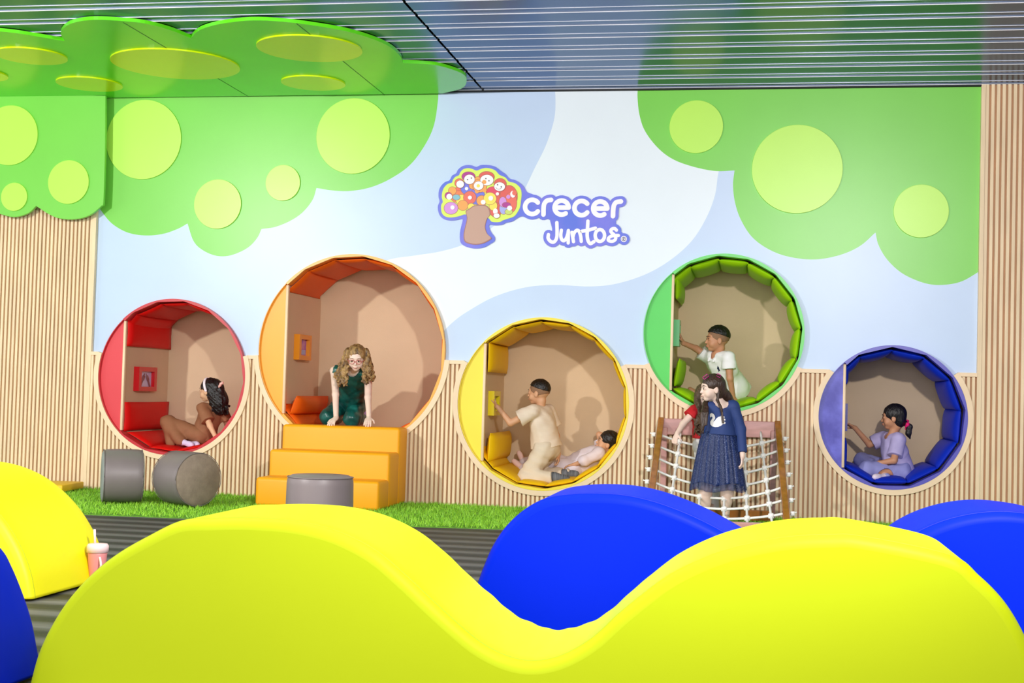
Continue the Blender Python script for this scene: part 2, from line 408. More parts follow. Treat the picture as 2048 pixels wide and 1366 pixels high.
# ------------------------------------------------------------------ play pods
PC = dict(
    red=dict(rim=rgb(205, 48, 58), cover=rgb(226, 66, 76), pad=rgb(222, 8, 8)),
    orange=dict(rim=rgb(252, 178, 70), cover=rgb(255, 176, 48), pad=rgb(238, 98, 8)),
    yellow=dict(rim=rgb(250, 224, 60), cover=rgb(252, 228, 60), pad=rgb(246, 196, 0)),
    green=dict(rim=rgb(96, 216, 96), cover=rgb(78, 212, 84), pad=rgb(160, 212, 0)),
    blue=dict(rim=rgb(88, 84, 190), cover=rgb(84, 84, 196), pad=rgb(0, 44, 190)))
NFS = dict(red=(17, 82), orange=(19, 84), yellow=(18, 93), green=(16, 95), blue=(13, 91))
def pad_bm(w, d, t, seed=0):
    """a soft rectangular pad: w along x, d along y, t thick"""
    rnd = random.Random(seed); n = 10; bm = bmesh.new(); top, bot = [], []
    for j in range(n+1):
        for i in range(n+1):
            u, v = i/n*2-1, j/n*2-1
            e = max(0., 1-abs(u)**6)**.5*max(0., 1-abs(v)**8)**.5
            puff = .55+.45*(1-u*u)*(1-v*v)
            cu = 1+.03*math.cos(v*PI/2)-.0; cx = u*w/2*(1-.015*(1-abs(v))); cy = v*d/2*(1-.02*(1-abs(u)))
            h = t/2*e*puff*(1.15)
            top.append(bm.verts.new((cx, cy, h+.002))); bot.append(bm.verts.new((cx, cy, -h*.8-.002)))
    N = n+1
    for j in range(n):
        for i in range(n):
            a = j*N+i
            bm.faces.new((top[a], top[a+1], top[a+N+1], top[a+N])); bm.faces.new((bot[a], bot[a+N], bot[a+N+1], bot[a+1]))
    for i in range(n):
        for (a, b) in ((i, i+1), (n*N+i+1, n*N+i), ((i+1)*N, i*N), (i*N+n, (i+1)*N+n)):
            bm.faces.new((top[b], top[a], bot[a], bot[b]))
    return bm
def place(bm, origin, ax, ay, az):
    R = Matrix((ax, ay, az)).transposed().to_4x4(); R.translation = origin
    bmesh.ops.transform(bm, matrix=R, verts=bm.verts)
PH = PI/2
def arc_band(name, c, r0, r1, a0, a1, y0, y1, m, parent=None, n=64, poly_in=0):
    v, f = [], []
    for k in range(n+1):
        a = a0+(a1-a0)*k/n; ri = r0
        if poly_in:
            st = 2*PI/poly_in; ph = (a-PH+st*100) % st-st/2; ri = r0*math.cos(st/2)/math.cos(ph)
        for (rr, yy) in ((ri, y0), (r1, y0), (r1, y1), (ri, y1)):
            v.append((c[0]+rr*math.cos(a), yy, c[1]+rr*math.sin(a)))
    for k in range(n):
        for q in range(4):
            f.append((4*k+q, 4*k+(q+1) % 4, 4*(k+1)+(q+1) % 4, 4*(k+1)+q))
    f.append((3, 2, 1, 0)); f.append((4*n, 4*n+1, 4*n+2, 4*n+3))
    return ob(name, v, f, m, parent)
PODLAB = dict(red='round red padded play pod in the wall, leftmost of five', orange='largest round play pod, lined with orange pads, above the foam steps',
              yellow='round yellow padded play pod with two boys inside', green='round green padded play pod above the rope net', blue='round blue padded play pod with purple cover, rightmost')
PADS = dict(red=[(.0, .0)], )
for name, (cx, cz, R) in PODS.items():
    col = PC[name]; xc = CHX[name]; NF, ph0 = NFS[name]; PH = math.radians(ph0)
    pod = thing('play_pod', PODLAB[name], 'play pod', 'round play pods set in the wall', loc=(cx, 0, cz-R))
    mr = mat(name+'_rim', col['rim'], .35, .05, 5); mc = mat(name+'_cover', col['cover'], .4, .04, 3) if name != 'blue' else mat('blue_cover', rgb(104, 104, 214), .4, .3, 6, col2=rgb(62, 58, 170))
    mp = mat(name+'_pad', col['pad'], .55, .03, 5, bump=.12, bscale=25, spec=.3)
    ac = math.acos((xc-cx)/R)          # chord angle
    # painted crescent cover left of the opening
    cres = [(cx+(R-.004)*math.cos(a), cz+(R-.004)*math.sin(a)) for a in np.linspace(ac, 2*PI-ac, 60)]
    slab('cover_panel', cres, -.012, .012, mc, pod)
    zc = math.sqrt((R-.012)**2-(xc-cx)**2)
    rbox('edge_strip', xc-.006, xc+.016, -.022, .02, cz-zc, cz+zc, .002, M_trim, pod, 1)
    # rim: round outside, faceted inside
    arc_band('rim', (cx, cz), R-.014, R, -ac, ac, -.05, .06, mr, pod, NF*8, NF)
    arc_band('rim_edge', (cx, cz), R-.006, R, ac, 2*PI-ac, -.04, .0, mr, pod, 60)
    # lining: faceted barrel, side wall and back
    v, f = [], []
    Rl = R-.006
    for k in range(NF+1):
        a = PH+2*PI*k/NF
        v += [(cx+Rl*math.cos(a), .012, cz+Rl*math.sin(a)), (cx+Rl*math.cos(a), PD, cz+Rl*math.sin(a)), (cx+(Rl+.02)*math.cos(a), PD, cz+(Rl+.02)*math.sin(a)), (cx+(Rl+.02)*math.cos(a), .012, cz+(Rl+.02)*math.sin(a))]
    for k in range(NF):
        for q in range(4): f.append((4*k+q, 4*k+(q+1) % 4, 4*k+4+(q+1) % 4, 4*k+4+q))
    ob('lining', v, f, M_beige, pod)
    ob('back_panel', *boxes_mesh([(cx-R-.01, cx+R+.01, PD, PD+.02, cz-R-.01, cz+R+.01)]), M_beige, pod)
    ob('side_panel', *boxes_mesh([(xc-.018, xc, .0, PD, cz-zc, cz+zc)]), M_beige, pod)
    # pads on the facets
    st = 2*PI/NF; pt = {'red': .05, 'orange': .048, 'yellow': .055, 'green': .085, 'blue': .085}[name]
    for k in range(NF):
        a = PH+(k+.5)*st
        am = (a+PI) % (2*PI)-PI
        if R*math.cos(max(0, abs(am)-st/2)) < (xc-cx)+.075: continue
        rn = random.Random(k*7+len(name))
        gap = .003+rn.random()*.006
        ri = R*math.cos(st/2)-gap-pt/2+(pt-.045)*.22
        ww = 2*(ri+pt*.3)*math.tan(st/2)*1.01
        dd = PD*(.86+.10*rn.random())
        tl = (rn.random()-.5)*.07
        rad = Vector((math.cos(a), 0, math.sin(a))); tan = Vector((-math.sin(a), 0, math.cos(a)))
        rad2 = (rad*math.cos(tl)+tan*math.sin(tl)).normalized(); tan2 = (tan*math.cos(tl)-rad*math.sin(tl)).normalized()
        xo = cx+ri*rad.x; 
        bm = pad_bm(ww, dd, pt, k)
        place(bm, Vector((cx, 0, cz))+rad*ri+Vector((0, .02+dd/2, 0)), tan2, Vector((0, 1, 0)), -rad2)
        for vv in bm.verts:
            if vv.co.x < xc+.004: vv.co.x = xc+.004+.002*rn.random()
        from_bm('pad', bm, mp, pod)
    # pads on the flat side panel: (z top, z bottom, lean)
    def sp(pyt, pyb, d0=.03, dep=.88, th=.05, lean=0., off=0.):
        zt = hit(W(0, 0)[0]*0+0, 0, 0, 0)[2] if False else None
        px = {'red': 247, 'orange': 573, 'yellow': 969, 'green': 1344, 'blue': 1688}[name]
        zt = W(px, pyt)[2]; zb = W(px, pyb)[2]
        lim = math.sqrt(max(.01, (R-.02)**2-(xc+.02-cx)**2))
        zt = min(zt, cz+lim); zb = max(zb, cz-lim)
        bm = pad_bm(zt-zb, dep, th, 3)
        up = Vector((math.sin(lean), 0, math.cos(lean))); nx = Vector((math.cos(lean), 0, -math.sin(lean)))
        place(bm, Vector((xc+th*.45+.002+off+abs(math.sin(lean))*(zt-zb)/2, d0+dep/2, (zt+zb)/2)), up, Vector((0, 1, 0)), nx)
        for vv in bm.verts: vv.co.x = max(vv.co.x, xc+.002)
        from_bm('side_pad', bm, mp, pod)
    if name == 'red': sp(632, 692, .0, .94, .05); sp(804, 872, .0, .94, .05)
    if name == 'orange': sp(790, 846, .0, .9, .13, .35)
    if name == 'yellow': sp(678, 744, .0, .9, .07); sp(866, 935, .0, .92, .12, .05)
    if name == 'green': sp(556, 597, th=.07); sp(716, 772, th=.07, lean=.16)
    if name == 'blue': sp(726, 768, th=.05); sp(876, 938, th=.05)
    # wood ring round the lower part of the pod
    dz = (TZ-.0-cz)/(R+RING)
    th = math.asin(max(-1, min(1, dz)))
    idx = list(PODS).index(name)+6
    struct(arc_band('trim_%d' % idx, (cx, cz), R+.001, R+RING, PI-th, 2*PI+th, -.05, -.001, M_trim, None, 96))
# ------------------------------------------------------------------ displays on the side panels
M_purple = mat('screen_purple', rgb(150, 80, 200), .25, .5, 18, col2=rgb(190, 130, 190))
M_sblue = mat('screen_pale_blue', rgb(160, 180, 235), .3); M_black = mat('screen_black', rgb(24, 14, 24), .2)
M_lilac = mat('screen_lilac', rgb(205, 196, 232), .3); M_pic = mat('picture_hand_brown', rgb(150, 96, 96), .5)
for name, (px0, px1, pt_, pb_), lab in (('red', (267, 314, 733, 782), 'red framed picture of two hands inside the red pod'),
        ('orange', (587.5, 623, 668, 719), 'orange framed purple screen inside the orange pod'),
        ('yellow', (976, 1001, 782, 831), 'yellow framed dark screen the kneeling boy touches'),
        ('green', (1346, 1357.5, 639, 692), 'green framed screen seen edge on inside the green pod'),
        ('blue', (1687.5, 1691, 807, 862), 'blue framed screen seen edge on inside the blue pod')):
    xc = CHX[name]; pr = .055
    y0 = hit(px0, (pt_+pb_)/2, 0, xc)[1]
    if name == 'blue': y0 = .3
    y1 = hit(px1, (pt_+pb_)/2, 0, xc+pr)[1] if name != 'blue' else y0+.30
    y0 = max(.08, min(y0, .5)); y1 = max(y0+.2, min(y1, y0+.42))
    zt = W(px0, pt_, y0)[2]; zb = W(px0, pb_, y0)[2]
    t = thing('wall_screen', lab, 'screen', 'framed screens inside the pods', loc=(xc, (y0+y1)/2, zb))
    mf = mat(name+'_frame', {'red': rgb(214, 20, 34), 'orange': rgb(240, 150, 28), 'yellow': rgb(246, 222, 30), 'green': rgb(92, 196, 120), 'blue': rgb(60, 60, 160)}[name], .25)
    b = .042
    bl = [(xc+.001, xc+pr, y0, y1, zt-b, zt), (xc+.001, xc+pr, y0, y1, zb, zb+b), (xc+.001, xc+pr, y0, y0+b*1.3, zb+b, zt-b), (xc+.001, xc+pr, y1-b*1.3, y1, zb+b, zt-b)]
    ob('frame', *boxes_mesh(bl), mf, t)
    ya, yb, za, zz = y0+b*1.3, y1-b*1.3, zb+b, zt-b
    xs_ = xc+.022
    s = ob('screen', *boxes_mesh([(xc+.002, xs_, ya, yb, za, zz)]), {'red': M_lilac, 'orange': M_purple, 'yellow': M_black}.get(name, M_black), t)
    if name == 'red':
        for sg in (-1, 1):
            ym = (ya+yb)/2; hh = zz-za
            pth = [(xs_+.002, ym+sg*(yb-ya)*.36, za+.004), (xs_+.002, ym+sg*(yb-ya)*.22, za+hh*.4), (xs_+.002, ym+sg*(yb-ya)*.06, za+hh*.85)]
            tube('picture_hand', cr(pth, 5), [.012]*6+[.018]*3+[.006]*2, M_pic, t, 6)
    if name == 'orange':
        ob('screen_picture', *boxes_mesh([(xs_, xs_+.001, ya+.02, yb-.02, za+.01, za+.05)]), M_sblue, t)
# ------------------------------------------------------------------ logo sign
LY = -.004
def lg1(zx, zy): return cpt(860+zx/7.59, 320+zy/7.59)
def lg2(zx, zy): return cpt(1030+zx/8.533, 370+zy/8.533)
logo = thing('wall_sign', 'children\'s logo sign with tree of faces and crecer Juntos lettering', 'sign', loc=(-1.9, 0, 2.3))
LC = {}
def lm(k, c):
    if k not in LC: LC[k] = mat('logo_'+k, c, .45)
    return LC[k]
m_b = mat('logo_blue', rgb(88, 114, 226), .45, .12, 3, col2=rgb(126, 122, 232)); m_w = lm('white', rgb(250, 246, 252)); m_y = lm('lemon', rgb(222, 244, 100))
def px_circle(x, y, rx, ry=None, n=28): ry = ry or rx; return [lg1(x+rx*math.cos(2*PI*k/n), y+ry*math.sin(2*PI*k/n)) for k in range(n)]
crown = cr([(705, 108), (640, 85), (560, 80), (490, 100), (430, 150), (400, 205), (340, 240), (300, 310), (230, 340), (170, 400), (140, 470), (135, 560), (150, 630), (125, 700), (130, 780), (160, 850), (220, 900), (310, 920), (400, 915), (498, 900), (480, 1000), (460, 1100), (460, 1220), (490, 1280), (560, 1320), (680, 1345), (820, 1330), (930, 1270), (985, 1230), (985, 1170), (940, 1110), (905, 1040), (905, 985), (1000, 995), (1100, 985), (1160, 955), (1250, 935), (1340, 880), (1400, 857), (1500, 880), (1600, 800), (1600, 560), (1480, 490), (1420, 400), (1360, 345), (1290, 305), (1210, 285), (1150, 220), (1080, 170), (1000, 110), (930, 85), (840, 78), (770, 82)], 4, True)
board = [[lg1(*p) for p in crown]]
def stroke_pieces(path, wd):
    """polyline (world x,z) -> list of polygons: quads + round joints"""
    out = []
    for i, p in enumerate(path):
        out.append([(p[0]+wd/2*math.cos(2*PI*k/14), p[1]+wd/2*math.sin(2*PI*k/14)) for k in range(14)])
        if i:
            q = path[i-1]; dx, dz = p[0]-q[0], p[1]-q[1]; L = math.hypot(dx, dz)
            if L < 1e-6: continue
            nx, nz = -dz/L*wd/2, dx/L*wd/2
            out.append([(q[0]+nx, q[1]+nz), (q[0]-nx, q[1]-nz), (p[0]-nx, p[1]-nz), (p[0]+nx, p[1]+nz)])
    return out
def polys_mesh(name, polys, y0, y1, m, parent):
    pts, ed = [], []
    for P in polys:
        n = len(pts); pts += [Vector((float(p[0]), float(p[1]))) for p in P]; ed += [(n+i, n+(i+1) % len(P)) for i in range(len(P))]
    v, e, f, *_ = delaunay_2d_cdt(pts, ed, [], 0, 1e-6)
    bbs = [(min(p[0] for p in P), max(p[0] for p in P), min(p[1] for p in P), max(p[1] for p in P)) for P in polys]
    bm = bmesh.new(); vs = [bm.verts.new((p.x, y0, p.y)) for p in v]
    for t in f:
        cx = sum(v[i].x for i in t)/len(t); cz = sum(v[i].y for i in t)/len(t)
        if any(b[0] <= cx <= b[1] and b[2] <= cz <= b[3] and inside((cx, cz), P) for P, b in zip(polys, bbs)): bm.faces.new([vs[i] for i in t])
    bmesh.ops.delete(bm, geom=[q for q in bm.verts if not q.link_faces], context='VERTS')
    bmesh.ops.recalc_face_normals(bm, faces=bm.faces)
    r = bmesh.ops.extrude_face_region(bm, geom=bm.faces[:])
    bmesh.ops.translate(bm, vec=(0, y1-y0, 0), verts=[q for q in r['geom'] if isinstance(q, bmesh.types.BMVert)])
    return from_bm(name, bm, m, parent, smooth=False)
def arcz(cx, cy, r, a0, a1, n=20, ry=None): ry = ry or r; return [(cx+r*math.cos(a0+(a1-a0)*k/n), cy+ry*math.sin(a0+(a1-a0)*k/n)) for k in range(n+1)]
R_ = math.radians
letters = [('letter_c', [arcz(298, 378, 122, R_(-38), R_(-322))], 9.4), ('letter_r', [cr([(490, 508), (492, 400), (505, 325), (550, 272), (620, 258)], 5)], 9.4),
    ('letter_e', [[(700, 390), (918, 390)], arcz(800, 390, 120, R_(0), R_(-305))], 9.4), ('letter_c', [arcz(1140, 398, 122, R_(-38), R_(-322))], 9.4),
    ('letter_e', [[(1358, 405), (1578, 405)], arcz(1458, 405, 120, R_(0), R_(-305))], 9.4), ('letter_r', [cr([(1675, 535), (1680, 420), (1695, 345), (1735, 298), (1810, 285)], 5)], 9.4),
    ('letter_j', [cr([(718, 645), (722, 800), (718, 890), (695, 950), (655, 980), (605, 960), (570, 910), (575, 850)], 5)], 7),
    ('letter_u', [cr([(795, 775), (785, 860), (800, 930), (840, 955), (880, 910), (905, 840), (915, 780)], 5), [(915, 780), (912, 992)]], 6.8),
    ('letter_n', [[(975, 812), (1003, 970)], cr([(990, 900), (1015, 820), (1062, 775), (1100, 800), (1125, 880), (1135, 965)], 5)], 6.8),
    ('letter_t', [cr([(1248, 620), (1240, 760), (1235, 860), (1250, 950), (1290, 1003), (1350, 970)], 5), cr([(1150, 792), (1250, 775), (1375, 740)], 4)], 7),
    ('letter_o', [arcz(1452, 865, 80, 0, 2*PI, 24, 102)], 7),
    ('letter_s', [cr([(1735, 775), (1700, 745), (1650, 760), (1640, 800), (1690, 850), (1722, 890), (1710, 940), (1660, 965), (1600, 950), (1600, 910), (1650, 875), (1720, 865), (1768, 865)], 5)], 6.6)]
PXM = 1/232.
bk = []
fill = [(-60, -60), (150, 170), (250, 230), (1700, 300), (1720, 380), (1725, 660), (1780, 760), (1800, 900), (1600, 960), (700, 980), (640, 930), (640, 750), (600, 600), (430, 520), (110, 520), (0, 560), (-60, 500)]
bk.append([lg2(*p) for p in fill])
for n_, strokes, wd in letters:
    for s in strokes: bk += stroke_pieces([lg2(*p) for p in s[::2]+[s[-1]]], (wd+12.5)*PXM)
bk.append([lg2(*p) for p in arcz(1860, 925, 100, 0, 2*PI, 24)])
polys_mesh('backing_board', board+bk, LY-.008, LY, m_b, logo)
for n_, strokes, wd in letters:
    pp = []
    for s in strokes: pp += stroke_pieces([lg2(*p) for p in s], wd*PXM)
    polys_mesh(n_, pp, LY-.011, LY-.008, m_w, logo)
polys_mesh('registered_mark', [[lg2(*p) for p in arcz(1860, 925, 52, 0, 2*PI, 24)]], LY-.011, LY-.008, m_w, logo)
md = lm('grey', rgb(90, 84, 120))
pp = stroke_pieces([lg2(*p) for p in arcz(1860, 925, 33, 0, 2*PI, 20)], 1.0*PXM)
for s in ([(1848, 945), (1848, 905), (1868, 907), (1872, 920), (1850, 927), (1874, 946)],): pp += stroke_pieces([lg2(*p) for p in s], .9*PXM)
polys_mesh('registered_letter', pp, LY-.012, LY-.011, md, logo)
yel = cr([(710, 165), (650, 140), (580, 128), (510, 145), (465, 190), (445, 235), (390, 260), (350, 310), (340, 345), (270, 370), (215, 430), (190, 500), (185, 570), (200, 640), (175, 690), (180, 790), (220, 850), (290, 875), (380, 870), (470, 850), (550, 830), (700, 900), (880, 880), (940, 940), (1060, 945), (1110, 920), (1200, 890), (1280, 860), (1330, 800), (1370, 720), (1385, 620), (1395, 520), (1380, 440), (1340, 390), (1280, 350), (1200, 330), (1150, 270), (1060, 230), (1000, 165), (930, 135), (850, 125), (780, 140)], 3, True)
polys_mesh('tree_crown', [[lg1(*p) for p in yel]], LY-.010, LY-.008, m_y, logo)
trunk = cr([(545, 780), (600, 742), (690, 690), (850, 690), (905, 740), (922, 830), (872, 900), (845, 1000), (850, 1060), (880, 1130), (942, 1192), (880, 1240), (800, 1275), (700, 1290), (600, 1275), (530, 1240), (515, 1150), (530, 1050), (555, 950), (565, 870)], 3, True)
polys_mesh('trunk_outline', [[lg1(*p) for p in trunk]], LY-.0125, LY-.008, lm('trunk_edge', rgb(168, 116, 108)), logo)
tr2 = [(720+(x-720)*.93, 980+(y-980)*.95) for x, y in trunk]
polys_mesh('tree_trunk', [[lg1(*p) for p in tr2]], LY-.013, LY-.0125, lm('trunk', rgb(196, 156, 140)), logo)
cols = dict(coral=rgb(236, 110, 92), orange=rgb(250, 166, 84), dorange=rgb(240, 128, 80), blue=rgb(120, 154, 240), white=rgb(252, 248, 250), yellow=rgb(252, 226, 92), purple=rgb(214, 146, 226),
            teal=rgb(130, 190, 208), magenta=rgb(178, 50, 150), rose=rgb(226, 70, 104), lime=rgb(200, 220, 110), lblue=rgb(170, 176, 240), redc=rgb(226, 92, 84), eye=rgb(70, 60, 80), line=rgb(160, 96, 80))
art = [('coral', (470, 500, 130, 90)), ('dorange', (430, 560, 110, 90)), ('yellow', (480, 610, 80, 80)), ('orange', (345, 470, 58)), ('blue', (570, 430, 98)), ('blue', (720, 560, 120, 120)), ('redc', (1080, 600, 200, 190)), ('redc', (1200, 560, 130, 170)), ('coral', (1230, 650, 90, 150)),
    ('rose', (960, 490, 100, 80)), ('redc', (1000, 760, 90, 110)), ('lblue', (1120, 740, 60, 85)), ('purple', (1110, 640, 55, 75)), ('lime', (1200, 790, 56, 40)), ('magenta', (1165, 685, 62, 38)), ('coral', (610, 575, 95)), ('purple', (325, 735, 104, 90)), ('orange', (505, 692, 76)), ('yellow', (630, 712, 50)),
    ('teal', (405, 570, 56, 40)), ('orange', (790, 620, 76)), ('yellow', (965, 700, 60, 70)), ('yellow', (915, 590, 95, 92)), ('rose', (820, 735, 52, 48)), ('magenta', (590, 255, 100, 70)), ('white', (605, 300, 80, 72)), ('redc', (865, 260, 115, 80)), ('white', (870, 310, 100, 80)), ('redc', (1070, 370, 92, 84)),
    ('white', (1063, 410, 82, 66)), ('coral', (450, 355, 66, 66)), ('white', (465, 372, 58, 56)), ('magenta', (285, 545, 50)), ('white', (300, 562, 44)), ('orange', (730, 300, 45, 40)), ('orange', (650, 395, 48)), ('orange', (760, 395, 105, 98)), ('orange', (830, 340, 32)), ('orange', (835, 465, 32)), ('orange', (720, 480, 32)), ('white', (745, 395, 72, 66)), ('yellow', (740, 398, 26)), ('white', (563, 440, 26)), ('white', (613, 576, 30)), ('white', (350, 725, 32)),
    ('white', (815, 645, 36)), ('white', (930, 585, 36)), ('white', (1030, 520, 25)), ('white', (1215, 735, 38)), ('purple', (1195, 565, 32, 30)), ('white', (1265, 525, 40, 52)), ('coral', (1290, 505, 36, 40)), ('white', (1000, 785, 36, 44)), ('white', (1018, 850, 46, 36))]
for i, (cn, a) in enumerate(art):
    x, y_, rx = a[:3]; ry = a[3] if len(a) > 3 else rx
    y0 = LY-.0100-.0001*(i+1)-(.003 if cn == 'white' or i > 36 else 0)
    if rx > 44: polys_mesh('crown_outline', [px_circle(x, y_, rx+6, ry+6)], y0+.00005, LY-.009, lm('line', cols['line']), logo)
    polys_mesh('crown_shape', [px_circle(x, y_, rx, ry)], y0, LY-.009, lm(cn, cols[cn]), logo)
for (x, y_) in ((577, 303), (635, 280), (855, 288), (902, 322), (1032, 382), (1088, 412)):
    polys_mesh('painted_eye', [px_circle(x, y_, 9)], LY-.0195, LY-.0095, lm('eye', cols['eye']), logo)
polys_mesh('painted_smile', stroke_pieces([lg1(*p) for p in arcz(1050, 405, 45, R_(160), R_(25), 8)], .5*PXM), LY-.0195, LY-.0095, lm('eye', cols['eye']), logo)
# ------------------------------------------------------------------ foam wave pieces
M_fy = mat('lime_yellow_vinyl', rgb(212, 228, 0), .55, .02, 2, bump=.04, bscale=8, spec=.3); M_fy2 = mat('bright_yellow_vinyl', rgb(242, 234, 0), .5, .02, 2, bump=.05, bscale=8)
M_fb = mat('blue_vinyl', rgb(0, 36, 206), .5, .03, 2, bump=.04, bscale=8, spec=.08)
M_seamy = mat('yellow_seam', rgb(176, 192, 10), .6); M_seamb = mat('blue_seam', rgb(8, 24, 150), .6)
def wave(name, label, prof, yf, yb, m, ms, R=.035, grp='soft foam play waves'):
    yb = yb+.033
    """prof: (x,z) from left foot over the top to the right foot"""
    pr_ = [q for q in prof[1:-1] if q[1] > .05]
    def toe(q0, q1):
        sl = (q0[0]-q1[0])/max(.02, q1[1]-q0[1]); sl = max(-.25, min(.25, sl)); return (q0[0]+sl*(q0[1]-.012), .012)
    pr_ = [toe(pr_[0], pr_[1])]+pr_+[toe(pr_[-1], pr_[-2])]
    p = cr(pr_, 8); p = [(a[0], max(a[1], 0.012)) for a in p]
    P = [np.array(q) for q in p]
    base = [np.array((P[-1][0]+(P[0][0]-P[-1][0])*k/24, .012)) for k in range(1, 24)]
    L = P+base; N = len(L)
    nr = []
    for i in range(N):
        d = L[(i+1) % N]-L[i-1]; d = d/(np.linalg.norm(d)+1e-9); nr.append(np.array((-d[1], d[0])))
    nr[0] = np.array((-1., 0.)); nr[len(P)-1] = np.array((1., 0.))
    for i in range(len(P), N): nr[i] = np.array((1-2*(i-len(P)+1)/24., 0.))
    nt = len(P)
    v, f = [], []; rows = []
    steps = [0, .25, .5, .75, 1]
    ys = [(yf+R*(1-math.sin(t*PI/2)), R*(1-math.cos(t*PI/2))) for t in steps][::-1]
    ys = [(yf+R*(1-math.sin((1-t)*PI/2)), R*(1-math.cos((1-t)*PI/2))) for t in steps]
    mid = [(yf+R+(yb-yf-2*R)*k/8, 0) for k in range(1, 8)]
    ye = [(yb-(a-yf), b) for a, b in ys][::-1]
    allr = ys+mid+ye
    for ri, (yy, ins) in enumerate(allr):
        for i in range(N):
            q = L[i]-nr[i]*ins
            if i < nt:
                t = (yy-yf)/(yb-yf); cv = max(0., 1-2*abs(i/nt-.5)*3) if len(prof) > 26 else 0
                q = q+nr[i]*(.0020*(math.sin(i*.83+3*t)+math.sin(i*.37+5*t))*cv*t*(1 if t > .3 else 0))
            v.append((q[0], yy, max(q[1], .004)))
    nrw = len(allr)
    for r in range(nrw-1):
        for i in range(N):
            j = (i+1) % N
            f.append((r*N+i, (r+1)*N+i, (r+1)*N+j, r*N+j))
    f.append(tuple(range(N))); f.append(tuple((nrw-1)*N+i for i in range(N-1, -1, -1)))
    cx = (P[0][0]+P[-1][0])/2
    t = thing(name, label, 'foam play wave', grp, loc=(cx, (yf+yb)/2, 0))
    o = ob('cover', v, f, m, t, True)
    for q in o.data.polygons[-2:]: q.use_smooth = False
    tube('seam', [(L[i][0]-nr[i][0]*.001, yf+R*1.0, L[i][1]-nr[i][1]*.001) for i in range(0, nt)], .0022, ms, t, 6)
    return t
def prof(pts, y): return [(W(a, b, y)[0], W(a, b, y)[2]) for a, b in pts]
def trim_prof(p):
    return [(x, z) for x, z in p]
YB, YF = -6.92, -7.52
fg = [(a, b) for a, b in [(230, 1110), (290, 1075), (350, 1048), (420, 1027), (500, 1012), (560, 1008), (620, 1007), (690, 1011), (750, 1022), (800, 1040), (850, 1068), (900, 1110), (950, 1157), (990, 1193), (1030, 1225), (1070, 1246), (1110, 1256), (1150, 1253), (1190, 1238), (1230, 1212), (1270, 1175), (1310, 1142), (1360, 1105), (1420, 1075), (1480, 1055), (1560, 1039), (1640, 1034), (1700, 1037), (1760, 1047), (1830, 1070), (1900, 1110), (1960, 1153), (2010, 1205), (2048, 1268), (2068, 1320), (2078, 1380), (2082, 1430)]]
lf = prof([(52, 1376), (75, 1310), (100, 1255), (135, 1200), (180, 1150), (230, 1110), (290, 1075)], YF+.02)
rf = prof([(1900, 1110), (1960, 1153), (2010, 1205), (2048, 1268), (2072, 1330), (2088, 1400)], YF+.02)
bp = [q for q in prof(fg, YB+.02) if lf[-1][0]+.10 < q[0] < rf[0][0]-.16]
wave('foam_wave', 'big lime yellow double hump foam wave across the foreground', [(lf[0][0], .012)]+lf+bp+rf+[(rf[-1][0], .012)], YF, YB, M_fy, M_seamy)
yb = -5.75
mf = prof([(938, 1235), (945, 1200), (955, 1165), (968, 1130), (985, 1092), (1010, 1055), (1045, 1022)], yb-.58)
mb = prof([(1085, 997), (1130, 978), (1175, 970), (1220, 968), (1270, 971), (1320, 981), (1370, 998), (1420, 1020), (1475, 1050), (1530, 1083), (1590, 1130), (1640, 1190), (1665, 1240)], yb)
mb = mf+[q for q in mb if q[0] > mf[-1][0]+.08]
wave('foam_wave', 'blue foam hump in the middle, behind the foreground double hump', [(mb[0][0]-.01, .012)]+mb+[(mb[-1][0]+.01, .012)], yb-.6, yb, M_fb, M_seamb)
yb = -6.0
rb = prof([(1716, 1230), (1722, 1160), (1735, 1100), (1770, 1058), (1805, 1034), (1850, 1015), (1900, 1003), (1950, 999), (2000, 1003), (2048, 1012), (2100, 1030), (2160, 1065), (2220, 1120), (2270, 1200)], yb)
wave('foam_wave', 'blue foam hump at the right edge, behind the foreground double hump', [(rb[0][0]-.01, .012)]+rb+[(rb[-1][0]+.01, .012)], yb-.6, yb, M_fb, M_seamb)
yb = -5.18
ly = prof([(0, 923), (50, 935), (100, 961), (150, 1007), (185, 1060), (205, 1110), (217, 1148), (225, 1190)], yb)
x0 = ly[0][0]-.06; ll = [(2*x0-x, z) for x, z in ly[::-1]]
wave('foam_wave', 'bright yellow foam hump at the left edge, beside the pink tumbler', [(ll[0][0]-.01, .012)]+ll+ly+[(ly[-1][0]+.01, .012)], yb-.72, yb, M_fy2, M_seamy)
yb = -7.30
lb = prof([(-160, 1010), (-100, 1020), (-50, 1050), (0, 1098), (20, 1132), (42, 1185), (60, 1240), (72, 1300), (78, 1366), (80, 1400)], yb)
x0 = lb[0][0]; ll = [(2*x0-x, z) for x, z in lb[::-1]][:-1]
wave('foam_wave', 'blue foam hump cut off by the lower left corner of the photo', [(ll[0][0]-.01, .012)]+ll+lb+[(lb[-1][0]+.01, .012)], yb-.6, yb, M_fb, M_seamb)
# ------------------------------------------------------------------ foam steps
M_st = mat('amber_vinyl', rgb(255, 172, 6), .5, .03, 2, bump=.05, bscale=6)
ys = [(-.33, -.056), (-.63, -.31), (-.93, -.61)]
xl = W(509, 1000, -.93)[0]; xr = W(757, 1000, -.93)[0]
st = thing('foam_steps', 'amber orange three step foam stairs below the orange pod', 'foam steps', loc=((xl+xr)/2, -.45, 0))
tops = [W(680, 852, -.33)[2], W(660, 903, -.63)[2], W(540, 955, -.93)[2]]
STEPZ = tops[0]
for (a, b), z, nm in zip(ys, tops, ('top_step', 'middle_step', 'bottom_step')):
    rbox(nm, xl, xr, a, b, .005, z, .030, M_st, st, 4)
